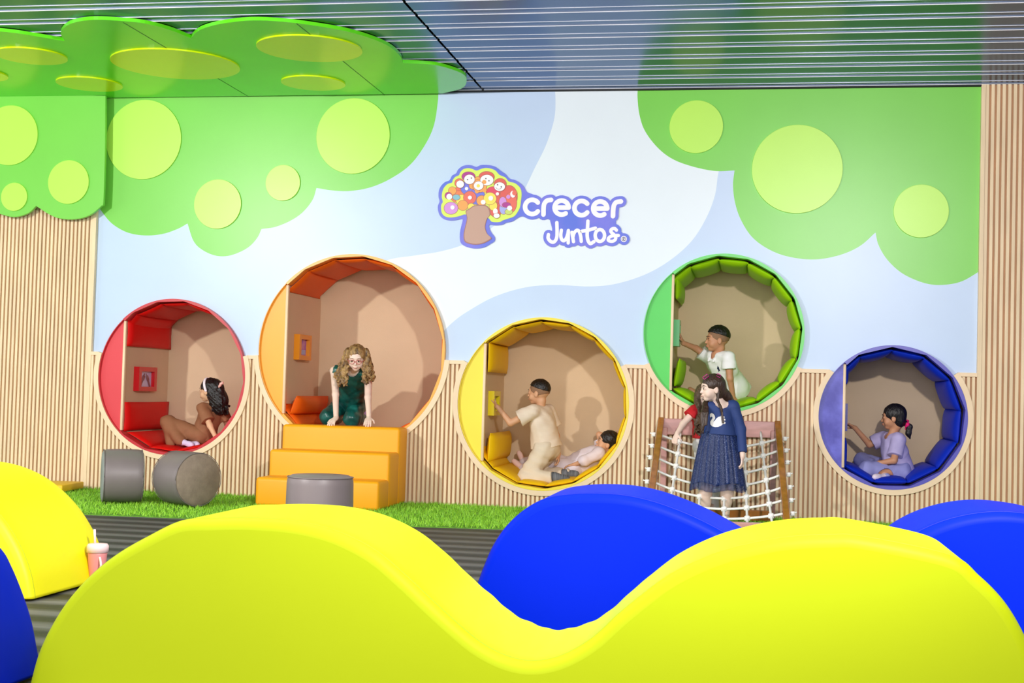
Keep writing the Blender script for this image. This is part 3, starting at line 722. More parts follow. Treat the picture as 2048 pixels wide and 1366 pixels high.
# yellow mat corner
p0 = hit(120, 985, 2, 0); p1 = hit(178, 984, 2, 0)
mt = from_bm('floor_mat', rbox_bm(.55, .5, .06, .008, 2), mat('mustard_vinyl', rgb(244, 196, 20), .5))
mt.location = (p1[0]-.36, -.42, .05); mt.rotation_euler = (0, 0, .12)
tag(mt, 'flat mustard yellow foam mat on the grass at the far left', 'mat')
# ------------------------------------------------------------------ stools
M_gr = mat('grey_leatherette', rgb(128, 117, 117), .42, .08, 4, bump=.05, bscale=20); M_cap = mat('taupe_suede', rgb(150, 132, 116), .85, .22, 14, bump=.2, bscale=60)
M_cap2 = mat('pale_grey_suede', rgb(150, 156, 152), .85, .15, 14)
def stool(label, loc, r, L, axis, mcap):
    ax = Vector(axis).normalized(); t = thing('drum_stool', label, 'stool', 'grey drum stools', loc=loc)
    pr = [(0, -L/2), (r*.86, -L/2), (r*.965, -L/2+.014), (r*.992, -L/2+.034), (r, -L/2+.06), (r*1.012, 0), (r, L/2-.06), (r*.992, L/2-.034), (r*.965, L/2-.014), (r*.86, L/2), (0, L/2+.006)]
    up = Vector((0, 0, 1)) if abs(ax.z) < .9 else Vector((1, 0, 0))
    s = ax.cross(up).normalized(); u = s.cross(ax); c = Vector(loc)+(Vector((0, 0, r)) if abs(ax.z) < .5 else Vector((0, 0, L/2)))
    n = 48
    def lathe(nm, seg, m):
        v, f = [], []
        for (rr, h) in seg:
            for k in range(n):
                a = 2*PI*k/n; v.append(c+ax*h+(s*math.cos(a)+u*math.sin(a))*max(rr, .0005))
        for i in range(len(seg)-1):
            for k in range(n): f.append((i*n+k, i*n+(k+1) % n, (i+1)*n+(k+1) % n, (i+1)*n+k))
        ob(nm, v, f, m, t, True)
    lathe('side_cover', pr[2:-2], M_gr); lathe('end_cap', pr[:3], mcap); lathe('end_cap', pr[-3:], mcap)
    for e in (-1, 1):
        ring = [c+ax*e*(L/2-.012)+(s*math.cos(2*PI*k/40)+u*math.sin(2*PI*k/40))*r*.99 for k in range(41)]
        tube('piping', ring, .003, M_gr, t, 6)
g = hit(231, 1006, 2, .02)
stool('grey drum stool lying left of the other, its pale end cap turned away', (g[0], g[1]+.10, .02), .212, .32, (.87, .49, 0), M_cap2)
g = hit(368, 1012, 2, .02)
stool('grey drum stool lying with its round taupe end facing right', (g[0]-.03, g[1]+.10, .02), .212, .36, (.83, -.55, 0), M_cap)
g = hit(641, 950, 2, .43)
stool('grey drum stool standing upright in front of the foam steps', (g[0], g[1]+.0, .0), .212, .43, (0, 0, 1), M_gr)
# ------------------------------------------------------------------ rope net frame
nf = thing('climbing_net', 'wooden frame with white rope climbing net below the green pod', 'climbing net', loc=(.0, -.6, 0))
tl = W(1318, 840, -.06); trp = W(1560, 846, -.06)
zt = (tl[2]+trp[2])/2+.0
xl_, xr_ = tl[0]+.02, trp[0]-.02
TA = Vector((0, -.06, zt-.02)); BA = Vector((0, -1.28, .03))
for x in (xl_, xr_):
    beam('rail', (x, TA.y, TA.z+.02), (x+(.07 if x == xr_ else 0), BA.y, BA.z), .05, .055, M_brown, nf)
    beam('rear_post', (x+(.03 if x == xl_ else -.03), -.10, .0), (x+(.03 if x == xl_ else -.03), -.10, zt-.06), .05, .04, M_pinkwood, nf, up=(0, 1, 0))
beam('top_beam', (xl_+.02, -.075, zt-.055), (xr_-.02, -.075, zt-.055), .035, .135, M_pinkwood, nf)
beam('bottom_beam', (xl_, BA.y+.0, .045), (xr_+.07, BA.y, .045), .06, .07, M_pinkwood, nf)
beam('brace', (xl_+.03, -.42, .06), (xr_-.03, -.42, .06), .06, .085, M_brown, nf)
def netp(u, s):
    b = Vector((xl_+(xr_+.07*s-xl_)*u, 0, 0))+TA.lerp(BA, s)
    sag = 4*u*(1-u)*math.sin(PI*min(1, .12+s*.88))**.7
    return b+Vector((0, .05, -.12))*sag
rows = [.135+.119*k for k in range(8)]; colsn = [.17, .36, .55, .72, .86]
def knot(p, nm='knot', r=.024):
    bm = bmesh.new(); bmesh.ops.create_icosphere(bm, subdivisions=2, radius=r)
    for v in bm.verts:
        n = v.co.normalized(); v.co *= .8+.35*abs(n.x*n.z)*2+.15*math.sin(9*n.y)
    bmesh.ops.translate(bm, vec=p, verts=bm.verts); return from_bm(nm, bm, M_net, nf)
for s in rows:
    tube('cross_rope', [netp(u, s) for u in np.linspace(0, 1, 17)], .0098, M_net, nf)
    for (u, e) in ((0, -1), (1, 1)):
        p = netp(u, s)+Vector((e*.05, 0, 0)); knot(p, 'end_knot', .020)
        tube('rope_end', [p, p+Vector((e*.03, 0, .012))], .006, M_net, nf, 6)
for i, u in enumerate(colsn):
    uu = lambda s: u+(.045*(s-.1)*(1 if u > .5 else -1) if i in (0, 4) else 0)
    tube('long_rope', [netp(uu(s), s)+Vector((0, -.004, 0)) for s in np.linspace(.03, .985, 22)], .0098, M_net, nf)
    for s in rows: knot(netp(uu(s), s)+Vector((0, -.006, 0)))
# ------------------------------------------------------------------ pink tumbler
g = hit(206, 1092, 2, .2)
cup = thing('tumbler', 'pink tumbler with straw on the dark floor behind the yellow foam hump', 'cup', loc=(g[0]-.062, g[1]+.07, 0))
def lathe_o(nm, prf, c, m, parent, n=32):
    v, f = [], []
    for (r, z) in prf:
        for k in range(n): v.append((c[0]+r*math.cos(2*PI*k/n), c[1]+r*math.sin(2*PI*k/n), c[2]+z))
    for i in range(len(prf)-1):
        for k in range(n): f.append((i*n+k, i*n+(k+1) % n, (i+1)*n+(k+1) % n, (i+1)*n+k))
    f.append(tuple(range(n-1, -1, -1))); f.append(tuple((len(prf)-1)*n+k for k in range(n)))
    return ob(nm, v, f, m, parent, True)
cc = cup.location
M_pk = mat('salmon_pink', rgb(238, 150, 150), .4); M_pk2 = mat('pale_pink', rgb(250, 214, 216), .4)
lathe_o('body', [(.030, 0), (.034, .01), (.046, .15), (.047, .16)], cc, M_pk, cup)
lathe_o('lid', [(.052, .16), (.052, .19), (.046, .2), (.01, .203)], cc, M_pk2, cup)
tube('straw', [(cc.x-.015, cc.y, .2), (cc.x-.02, cc.y, .27)], .006, M_pk2, cup)
tube('handle', cr([(cc.x+.03, cc.y-.035, .14), (cc.x+.045, cc.y-.05, .10), (cc.x+.03, cc.y-.05, .05)], 5), .006, M_pk2, cup)
#PEOPLE#
# ------------------------------------------------------------------ people: smooth implicit bodies
def nv(a): a = np.array(a, float); return a/(np.linalg.norm(a)+1e-9)
def frame(up, rt):
    u = nv(up); r = np.array(rt, float); r = nv(r-u*np.dot(r, u)); f = np.cross(u, r); return r, f, u
def cap(a, b, ra, rb=None, k=.012, s=1): return ('c', np.array(a, float), np.array(b, float), ra, ra if rb is None else rb, k, s)
def ell(c, r3, axes, k=.012, s=1): return ('e', np.array(c, float), np.array(r3, float), np.array(axes, float), k, s)
def cut(p, n, rad): return ('h', np.array(p, float), nv(n), rad)
def chain(pts, rs, k=.012):
    return [cap(pts[i], pts[i+1], rs[i], rs[i+1], k) for i in range(len(pts)-1)]
def sdf_mesh(name, prims0, h, m, parent=None, noise=None):
    prims = []
    for p in prims0: prims += (p[1] if p[0] == 'g' else [p])
    lo = np.full(3, 1e9); hi = -lo
    bb = []
    for p in prims:
        if p[0] == 'c': r = max(p[3], p[4]); a = np.minimum(p[1], p[2])-r; b = np.maximum(p[1], p[2])+r; s = p[6]
        elif p[0] == 'e': e = np.sqrt(((p[3]*p[2][:, None])**2).sum(0)); a = p[1]-e; b = p[1]+e; s = p[5]
        else: a = p[1]-p[3]; b = p[1]+p[3]; s = -1
        bb.append((a, b))
        if s > 0: lo = np.minimum(lo, a); hi = np.maximum(hi, b)
    lo = lo-3*h-.012; hi = hi+3*h+.012
    n = np.ceil((hi-lo)/h).astype(int)+1
    ax = [lo[i]+h*np.arange(n[i]) for i in range(3)]
    bbm = {id(p): q for p, q in zip(prims, bb)}
    def field(plist):
     D = np.full(n, .08, np.float32)
     for p in plist:
        a, b = bbm[id(p)]
        mg = .03+2*h if p[0] != 'h' else 0
        i0 = np.maximum(0, np.floor((a-mg-lo)/h).astype(int)); i1 = np.minimum(n, np.ceil((b+mg-lo)/h).astype(int)+1)
        if (i1 <= i0).any(): continue
        sl = tuple(slice(i0[i], i1[i]) for i in range(3))
        X, Y, Z = np.meshgrid(ax[0][sl[0]], ax[1][sl[1]], ax[2][sl[2]], indexing='ij', sparse=True)
        cur = D[sl]
        if p[0] == 'c':
            A, B = p[1], p[2]; d = B-A; L2 = max(1e-9, d.dot(d))
            t = np.clip(((X-A[0])*d[0]+(Y-A[1])*d[1]+(Z-A[2])*d[2])/L2, 0, 1)
            q = np.sqrt((X-A[0]-t*d[0])**2+(Y-A[1]-t*d[1])**2+(Z-A[2]-t*d[2])**2)-(p[3]+(p[4]-p[3])*t); k, s = p[5], p[6]
        elif p[0] == 'e':
            c, r3, R = p[1], p[2], p[3]; x, y, z = X-c[0], Y-c[1], Z-c[2]
            l = [(x*R[i][0]+y*R[i][1]+z*R[i][2]) for i in range(3)]
            k0 = np.sqrt(sum((l[i]/r3[i])**2 for i in range(3))); k1 = np.sqrt(sum((l[i]/r3[i]**2)**2 for i in range(3)))+1e-6
            q = k0*(k0-1)/k1; k, s = p[4], p[5]
        else:
            q = (X-p[1][0])*p[2][0]+(Y-p[1][1])*p[2][1]+(Z-p[1][2])*p[2][2]
            ball = np.sqrt((X-p[1][0])**2+(Y-p[1][1])**2+(Z-p[1][2])**2)-p[3]
            D[sl] = np.where(ball < 0, np.maximum(cur, q), cur).astype(np.float32); continue
        if s > 0:
            hh = np.clip(.5+.5*(cur-q)/k, 0, 1); D[sl] = (cur*(1-hh)+q*hh-k*hh*(1-hh)).astype(np.float32)
        else:
            q = -q; hh = np.clip(.5-.5*(cur-q)/k, 0, 1); D[sl] = (cur*(1-hh)+q*hh+k*hh*(1-hh)).astype(np.float32)
     return D
    D = field([p for p in prims0 if p[0] != 'g' and not (p[0] in 'ce' and p[-1] == -2)])
    for p in prims0:
        if p[0] == 'g':
            G = field(p[1]); k = .008; hh = np.clip(.5+.5*(D-G)/k, 0, 1); D = D*(1-hh)+G*hh-k*hh*(1-hh)
    if noise is not None:
        X, Y, Z = np.meshgrid(*ax, indexing='ij', sparse=True); D = D+noise(X, Y, Z).astype(np.float32)
    for i in range(3):     # close the border
        D[tuple(slice(0, 1) if j == i else slice(None) for j in range(3))] = .05
        D[tuple(slice(-1, None) if j == i else slice(None) for j in range(3))] = .05
    sg = D < 0
    cs = np.zeros(n-1, int)
    off = [(a, b, c) for a in (0, 1) for b in (0, 1) for c in (0, 1)]
    for o in off: cs += sg[o[0]:n[0]-1+o[0], o[1]:n[1]-1+o[1], o[2]:n[2]-1+o[2]]
    act = np.argwhere((cs > 0) & (cs < 8))
    if len(act) == 0: return None
    idm = np.full(n-1, -1, np.int32); idm[tuple(act.T)] = np.arange(len(act))
    sm = np.zeros((len(act), 3)); ct = np.zeros(len(act))
    for o in off:
        for axi in range(3):
            if o[axi]: continue
            o2 = list(o); o2[axi] = 1
            a = D[tuple((act+np.array(o)).T)]; b = D[tuple((act+np.array(o2)).T)]
            mk = (a < 0) != (b < 0); t = np.where(mk, a/np.where(mk, a-b, 1), 0)
            pos = np.array(o, float)[None, :].repeat(len(act), 0); pos[:, axi] += t
            sm += pos*mk[:, None]; ct += mk
    V = (act+sm/ct[:, None])*h+lo
    Q = []
    for axi in range(3):
        u, w_ = (axi+1) % 3, (axi+2) % 3
        s1 = [slice(1, n[i]-1) for i in range(3)]; s1[axi] = slice(0, n[axi]-1)
        s2 = list(s1); s2[axi] = slice(1, n[axi])
        a = sg[tuple(s1)]; b = sg[tuple(s2)]
        e = np.argwhere(a != b)+np.array([0 if i == axi else 1 for i in range(3)])
        fl = sg[tuple(e.T)]
        du = np.zeros(3, int); du[u] = 1; dw = np.zeros(3, int); dw[w_] = 1
        c0 = idm[tuple((e-du-dw).T)]; c1 = idm[tuple((e-dw).T)]; c2 = idm[tuple(e.T)]; c3 = idm[tuple((e-du).T)]
        q = np.stack([c0, c1, c2, c3], 1); q[~fl] = q[~fl][:, ::-1]; Q.append(q)
    Q = np.concatenate(Q); Q = Q[(Q >= 0).all(1)]
    me = bpy.data.meshes.new(name); me.vertices.add(len(V)); me.vertices.foreach_set('co', V.ravel())
    me.loops.add(len(Q)*4); me.loops.foreach_set('vertex_index', Q.ravel().astype(np.int32))
    me.polygons.add(len(Q)); me.polygons.foreach_set('loop_start', np.arange(0, len(Q)*4, 4)); me.polygons.foreach_set('loop_total', np.full(len(Q), 4))
    me.materials.append(m); me.update(); me.validate(); me.polygons.foreach_set('use_smooth', [True]*len(me.polygons))
    o = bpy.data.objects.new(name, me); C.objects.link(o)
    if parent: o.parent = parent; o.matrix_parent_inverse = Matrix.Translation(parent.location).inverted()
    return o
def folds(amp, fx, fy, fz, ph=0.):
    def f(X, Y, Z):
        a = np.sin(.55*fx*X+.35*fy*Y+.3*fz*Z+2.2*np.sin(13*Z+7*Y+ph)+ph); b = np.sin(.4*fx*X-.6*fy*Y+.55*fz*Z+1.8*np.sin(17*X-9*Z+ph)+2*ph)
        c = np.sin(.9*fz*Z-.3*fx*X+2.5*np.sin(11*X+8*Y+ph))
        return amp*.85*(a*b+.6*np.abs(c)*a-.3)
    return f
class Head:
    def __init__(s, c, fwd, up, size=1.):
        s.c = np.array(c, float); f = nv(fwd); u = np.array(up, float); u = nv(u-f*np.dot(u, f)); s.r = np.cross(f, u); s.f = f; s.u = u; s.k = size
        s.ax = np.array([s.r, s.f, s.u])
    def p(s, x, y, z): return s.c+(s.r*x+s.f*y+s.u*z)*s.k
    def e(s, x, y, z, a, b, c, k=.012, sg=1): return ell(s.p(x, y, z), np.array([a, b, c])*s.k, s.ax, k, sg)
    def skin(s):
        P = [s.e(0, -.012, .022, .071, .088, .080), s.e(0, .022, -.026, .056, .060, .066, .02), s.e(0, .048, -.080, .024, .022, .018, .02)]
        for q in (-1, 1):
            P += [s.e(q*.032, .046, -.042, .024, .024, .026, .015), s.e(q*.070, -.006, -.016, .009, .018, .026, .006)]
        P += [s.e(0, .064, .020, .044, .016, .012, .015), cap(s.p(0, .080, -.004), s.p(0, .090, -.030), .006*s.k, .0095*s.k, .007),
              s.e(0, .080, -.054, .019, .010, .007, .005), s.e(0, .078, -.064, .015, .009, .005, .004)]
        for q in (-1, 1):
            P += [s.e(q*.028, .088, -.002, .015, .012, .009, .008, -1), s.e(q*.028, .068, -.003, .0155, .0145, .011, .004), s.e(q*.079, .0, -.014, .004, .008, .012, .004, -1)]
        return P
    def cap_hair(s, g=1.0, low=-.06, face=True):
        P = [s.e(0, -.016, .028, .0765*g, .093*g, .083*g, .01)]
        P += [s.e(0, -.045, low+.03, .066*g, .058*g, .065*g, .02)]
        if face: P += [s.e(0, .094, -.036, .062, .066, .084, .008, -1)]
        return P
M_skinA = mat('skin_tan', rgb(216, 164, 126), .5, .04, 8, sss=.12); M_skinB = mat('skin_fair', rgb(244, 214, 198), .5, .04, 8, sss=.12)
M_skinC = mat('skin_brown', rgb(200, 142, 106), .5, .04, 8, sss=.12); M_skinD = mat('skin_light_olive', rgb(226, 180, 142), .5, .04, 8, sss=.12)
M_hblack = mat('black_hair', rgb(26, 20, 20), .42, .5, 50, bump=.7, bscale=120, stretch=(1, 1, .25)); M_hbrown = mat('dark_brown_hair', rgb(70, 48, 36), .4, .4, 50, bump=.7, bscale=120, stretch=(1, 1, .2))
M_hlight = mat('light_brown_hair', rgb(186, 146, 94), .45, .5, 34, bump=.8, bscale=110, stretch=(1, 1, .25), col2=rgb(92, 64, 40))
M_hwave = mat('wavy_brown_hair', rgb(104, 78, 56), .45, .4, 40, bump=.8, bscale=110, stretch=(1, 1, .25))
M_fade = mat('shaved_side_hair', rgb(146, 108, 80), .8, .12, 80)
M_eyew = mat('eye_white', rgb(240, 236, 232), .2); M_iris = mat('eye_dark', rgb(36, 22, 18), .1); M_lip = mat('lips', rgb(190, 100, 92), .4); M_brow = mat('eyebrow_dark', rgb(56, 38, 30), .7)
def uv_ell(name, c, r3, axes, m, parent, n=12):
    bm = bmesh.new(); bmesh.ops.create_uvsphere(bm, u_segments=n*2, v_segments=n, radius=1)
    R = Matrix([list(axes[i]) for i in range(3)]).transposed()
    for v in bm.verts: v.co = R @ Vector((v.co.x*r3[0], v.co.y*r3[1], v.co.z*r3[2]))+Vector(c)
    return from_bm(name, bm, m, parent)
def face_parts(h, par, brow=None, closed=False, sides=(-1, 1)):
    for q in sides:
        if not closed:
            e = uv_ell('eye', h.p(q*.028, .0700, -.003), np.array([.0125, .012, .0085])*h.k, h.ax, M_eyew, par)
            i = uv_ell('iris', h.p(q*.028, .0788, -.003), np.array([.0064, .0045, .0066])*h.k, h.ax, M_iris, e)
            e2 = tube('eyelash', [h.p(q*.017, .0795, .002), h.p(q*.028, .0825, .0060), h.p(q*.040, .0745, .002)], .0016*h.k, M_brow, par, 6)
        else:
            tube('eyelash', [h.p(q*.016, .083, -.005), h.p(q*.028, .084, -.008), h.p(q*.041, .077, -.005)], .0018*h.k, M_brow, par, 6)
        tube('eyebrow', [h.p(q*.013, .084, .017), h.p(q*.028, .083, .022), h.p(q*.045, .070, .017)], [.0018*h.k, .0028*h.k, .0012*h.k], brow or M_brow, par, 6)
    tube('mouth', [h.p(-.019, .082, -.0575), h.p(-.008, .089, -.0592), h.p(.008, .089, -.0592), h.p(.019, .082, -.0575)], [.0014*h.k, .0026*h.k, .0026*h.k, .0014*h.k], M_lip, par, 6)
def hand(wr, d, n, side=1, sz=1., curl=.5, thumb=1., spread=.08):
    """palm + five fingers; d along the hand, n towards the palm side, side = +1/-1 where the thumb is"""
    d = nv(d); n = np.array(n, float); n = nv(n-d*np.dot(n, d)); s = np.cross(d, n)*side; wr = np.array(wr, float); K = sz*.80
    ax = np.array([s, n, d])
    P = [ell(wr+d*.040*K, np.array([.036, .014, .046])*K, ax, .008), cap(wr-d*.01, wr+d*.02*K, .019*K, .020*K, .01)]
    for i, (o, L) in enumerate(((.027, .060), (.009, .068), (-.009, .063), (-.026, .048))):
        c = curl*(1+.15*i); b = wr+d*.078*K+s*o*K; dd = nv(d+s*o*spread*40); r = .0082*K
        p0 = b-dd*.02*K; a = 0; pts = [p0, b]
        for q, fr in enumerate((.45, .32, .23)):
            a += c*(.6 if q == 0 else .8)
            pts.append(pts[-1]+(dd*math.cos(a)+n*math.sin(a))*L*K*fr)
        P += chain(pts, [r*1.1, r*1.1, r, r*.95, r*.82], .003)
    b = wr+d*.022*K+s*.024*K
    t1 = b+(s*.75+d*.6+n*.25*thumb)*.032*K; t2 = t1+(s*.35+d*.85+n*.35*thumb)*.028*K
    P += chain([b, t1, t2], [.012*K, .0095*K, .0078*K], .004)
    return P
def foot(an, toe, K=1., r=.026):
    an, toe = np.array(an, float), np.array(toe, float); d = nv(toe-an)
    return [cap(an-d*.012*K, an+d*.02*K, r*K, r*.95*K, .01), cap(an, toe, r*.9*K, r*.72*K, .012), cap(toe-d*.02, toe+d*.015*K, r*.8*K, r*.66*K, .012)]
class Kid:
    def __init__(s, name_label, J, head, K=1., skin=M_skinA, loc=None, hands=None):
        s.J = {k: np.array(v, float) for k, v in J.items()}; s.h = head; s.K = K; s.skin = skin
        J = s.J; s.m = (J['shL']+J['shR'])/2; s.p = (J['hipL']+J['hipR'])/2
        s.ax = np.array(frame(s.m-s.p, J['shR']-J['shL'])); s.axp = np.array(frame(s.m-s.p, J['hipR']-J['hipL']+.0*(J['shR']-J['shL'])))
        s.root = thing('person', name_label, 'child', loc=tuple(loc if loc is not None else (s.p[0], s.p[1], min(v[2] for v in J.values()))))
        s.hands = hands or []
    def torso(s, i=0., bell=1.):
        K = s.K; J = s.J; r, f, u = s.ax; sw = np.linalg.norm(J['shR']-J['shL'])
        m, p = s.m, s.p; L = np.linalg.norm(m-p)
        return [ell(m-u*.30*L, (sw*.5+i, .072*K+i, L*.36+i), s.ax, .02), cap(J['shL'], J['shR'], .036*K+i, None, .03),
                ell(m-u*.62*L+f*.008, (.094*K*bell+i, .074*K*bell+i, L*.30+i), s.axp, .03), ell(p+u*.015, (.108*K+i, .084*K+i, .078*K+i), s.axp, .03)]
    def limb(s, a, b, c, ra, rb, rc, k=.014): return [cap(a, b, ra, rb, k), cap(b, c, rb, rc, k)]
    def arm(s, q, i=0.): J = s.J; K = s.K; return s.limb(J['sh'+q], J['el'+q], J['wr'+q], .033*K+i, .026*K+i, .019*K+i)
    def leg(s, q, i=0., ib=None):
        J = s.J; K = s.K; ib = i if ib is None else ib
        return s.limb(J['hip'+q], J['kn'+q], J['an'+q], .060*K+i, .043*K+i, .026*K+ib, .02)+[cap(J['kn'+q], J['kn'+q]+(J['an'+q]-J['kn'+q])*.35, .043*K+i, .040*K+i*.8+ib*.2, .02)]
    def body(s, h=.0042):
        J = s.J; K = s.K; hd = s.h
        P = s.torso()+s.arm('L')+s.arm('R')+s.leg('L')+s.leg('R')
        nb = hd.p(0, -.030, -.070)
        P += [cap(s.m+s.ax[2]*.01, nb, .036*K, .034*K, .02), cap(nb, hd.p(0, -.02, -.02), .034*K, .04*K, .015)]
        P += hd.skin()
        for q in 'LR':
            P += foot(J['an'+q], J['toe'+q], K)
        for hh in s.hands: P += hand(**hh)
        s.body_o = sdf_mesh('body', P, h, s.skin, s.root); return s.body_o
    def shirt(s, m, i=.014, sleeve=.6, name='shirt', hem=.0, neck=.05, h=.005, loose=.012, nz=None, extra=[], flare=0.):
        J = s.J; r, f, u = s.ax; K = s.K; L = np.linalg.norm(s.m-s.p)
        P = s.torso(i, 1.05)+[cap(s.m-u*L*.5, s.p+u*(.0+(hem or 0)), .085*K+i, .10*K+i+flare, .03)]+extra
        if hem is not None: P += [cut(s.p+u*hem, -u, .40)]
        nb = s.h.p(0, -.030, -.070)
        P += [cap(s.m+u*.012+f*.012, nb+u*.02, neck, neck*1.1, .006, -1)]
        for q in 'LR':
            a, b = J['sh'+q], J['el'+q]
            slv = sleeve; sleeve = sleeve[q] if isinstance(sleeve, dict) else sleeve
            if sleeve <= 0: sleeve = slv; continue
            if sleeve <= 1:
                e = a+(b-a)*(sleeve+.25); G = [cap(a, e, .035*K+i+.004, .030*K+i+loose, .018), cut(a+(b-a)*sleeve, b-a, .16)]
            else:
                w = b+(J['wr'+q]-b)*(sleeve-1); G = [cap(a, b, .035*K+i, .028*K+i, .018), cap(b, w+nv(J['wr'+q]-b)*.02, .028*K+i, .021*K+i, .014), cut(w, J['wr'+q]-b, .06)]
            P += [('g', G)]; sleeve = slv
        return sdf_mesh(name, P, h, m, s.root, nz or folds(.0035, 55, 50, 70))
    def pants(s, m, i=.014, cuff=.85, name='trousers', h=.005, ib=None, nz=None, extra=[], top=.09):
        r, f, u = s.ax; J = s.J; K = s.K
        P = [ell(s.p+u*.02, (.108*K+i, .084*K+i, .085*K+i), s.axp, .03)]+s.leg('L', i, ib)+s.leg('R', i, ib)+extra
        for q in 'LR':
            a, b = J['kn'+q], J['an'+q]; c = cuff if not isinstance(cuff, dict) else cuff[q]
            if c < 5: P += [cut(a+(b-a)*c, b-a, .075)]
        P += [cut(s.p+u*top, u, .2)]
        return sdf_mesh(name, P, h, m, s.root, nz or folds(.004, 50, 45, 60, 1.))
    def sock(s, q, m, name='sock', up=.06, r=.006):
        J = s.J; a = J['an'+q]; d = nv(J['kn'+q]-a)
        P = foot(a, J['toe'+q], s.K, .026+r/s.K)+[cap(a, a+d*up, .026*s.K+r, .029*s.K+r, .01)]
        return sdf_mesh(name, P, .0045, m, s.root)
def J3(px, py, y): return W(px, py, y)
def wavy(p0, p1, amp=.012, n=9, turns=2., ph=0., bow=(0, 0, 0)):
    p0, p1 = np.array(p0, float), np.array(p1, float); d = nv(p1-p0); a = nv(np.cross(d, (0, 1, .1))); b = np.cross(d, a); out = []
    for k in range(n):
        t = k/(n-1); w_ = 2*PI*turns*t+ph
        out.append(p0+(p1-p0)*t+np.array(bow)*4*t*(1-t)+(a*math.cos(w_)+b*math.sin(w_))*amp*min(1, t*3))
    return out
def locks(starts_ends, r0=.014, r1=.006, amp=.012, turns=2., k=.006, seed=1):
    rn = random.Random(seed); P = []
    for (a, b) in starts_ends:
        pts = wavy(a, b, amp*(.7+.6*rn.random()), 9, turns*(.8+.4*rn.random()), rn.random()*6)
        P += chain(pts, list(np.linspace(r0, r1, 9)), k)
    return P
# ---- 1 girl in brown in the red pod
J = dict(shL=J3(405, 816, .28), shR=J3(443, 823, .44), elL=J3(420, 851, .22), wrL=J3(430, 872, .19), elR=J3(454, 846, .47), wrR=J3(457, 872, .43),
         hipL=J3(400, 872, .32), hipR=J3(414, 876, .46), knL=J3(336, 845, .30), anL=J3(362, 883, .24), toeL=J3(381, 889, .20), knR=J3(352, 868, .60), anR=J3(380, 882, .40), toeR=J3(394, 889, .24))
hd = Head(J3(419, 781, .36), (-.98, .16, -.04), (.06, 0, 1), 1.03)
k1 = Kid('girl in brown shirt and flared trousers with black curly hair and white headband, seated', J, hd, 1., M_skinD,
         hands=[dict(wr=J['wrL'], d=(.2, -.1, -1), n=(-1, 0, 0), side=1, curl=.3), dict(wr=J['wrR'], d=(.1, .1, -1), n=(-1, 0, 0), side=-1, curl=.3)])
k1.body(); face_parts(hd, k1.root)
M_brn = mat('brown_cotton', rgb(150, 98, 66), .8, .1, 12)
k1.shirt(M_brn, sleeve=.75, loose=.02)
k1.pants(M_brn, i=.018, cuff=9, extra=[cap(J['knL'], J3(342, 884, .28), .055, .048, .03), cap(J['knL'], J['anL']+np.array([-.03, 0, .03]), .05, .05, .03), cut(J3(352, 886, .28)+np.array([0, 0, -.018]), (.15, 0, -1), .13)])
M_lsock = mat('lilac_white_sock', rgb(222, 206, 240), .8)
k1.sock('L', M_lsock); k1.sock('R', M_lsock)
rn = random.Random(3); L = []
for i in range(34):
    a = rn.uniform(-.85, .85)*PI*.6; st_ = hd.p(.066*math.sin(a), -.02-.072*math.cos(a), .02+.04*rn.random())
    en = J3(424+34*rn.random(), 812+16*rn.random(), .24+.22*rn.random())
    L.append((st_, en))
P = hd.cap_hair(1.04)+[hd.e(-.070, .040, -.045, .040, .052, .056, .008, -1), hd.e(.070, .040, -.045, .040, .052, .056, .008, -1), cap(hd.p(0, -.070, .02), J3(438, 802, .35), .070, .082, .03), cap(J3(438, 800, .35), J3(440, 818, .34), .080, .058, .03)]+locks(L, .017, .009, .014, 2.5)
sdf_mesh('hair', P, .0052, M_hblack, k1.root, folds(.004, 160, 150, 170))
M_wht = mat('white_ruffle', rgb(246, 238, 246), .8)
ring = [hd.p(.082*math.cos(a), -.004+.028*math.sin(a), .022+.090*math.sin(a)-.004) for a in np.linspace(-.25, PI+.25, 30)]
sdf_mesh('headband', [q for i, c in enumerate(ring) for q in [ell(c, (.010, .013, .010), hd.ax, .006)]], .0042, M_wht, k1.root)
sdf_mesh('hair_bow', [ell(J3(441, 769, .27), (.014, .01, .02), hd.ax), ell(J3(445, 766, .27), (.014, .01, .014), hd.ax), ell(J3(438, 773, .27), (.008, .008, .014), hd.ax)], .004, mat('pale_salmon_bow', rgb(240, 190, 178), .6), k1.root)
# ---- 2 girl in green in the orange pod
zs = STEPZ
J = dict(shL=J3(737, 750, .05), shR=J3(669, 742, .05), elL=J3(736, 795, -.09), wrL=J3(738, 836, -.20), elR=J3(671, 789, -.09), wrR=J3(672, 836, -.20),
         hipL=J3(716, 808, .44), hipR=J3(690, 806, .44), knL=J3(704, 838, .20), knR=J3(656, 834, .22), anL=J3(722, 838, .52), toeL=J3(724, 840, .62), anR=J3(676, 836, .54), toeR=J3(672, 838, .64))
hd = Head(J3(713, 716, -.08), (.16, -.93, -.33), (.06, -.33, .93), 1.04)
k2 = Kid('girl in dark green jumpsuit with glasses and long wavy hair, leaning on hands', J, hd, 1.12, M_skinB,
         hands=[dict(wr=J['wrL'], d=(.15, -1, -.42), n=(0, -.35, -1), side=1, curl=.35, sz=1.15), dict(wr=J['wrR'], d=(-.15, -1, -.42), n=(0, -.35, -1), side=-1, curl=.35, sz=1.15)])
k2.body(); face_parts(hd, k2.root, mat('eyebrow_light', rgb(150, 112, 84), .7))
M_grn = mat('dark_green_satin', rgb(22, 106, 96), .34, .25, 9, col2=rgb(10, 66, 62))
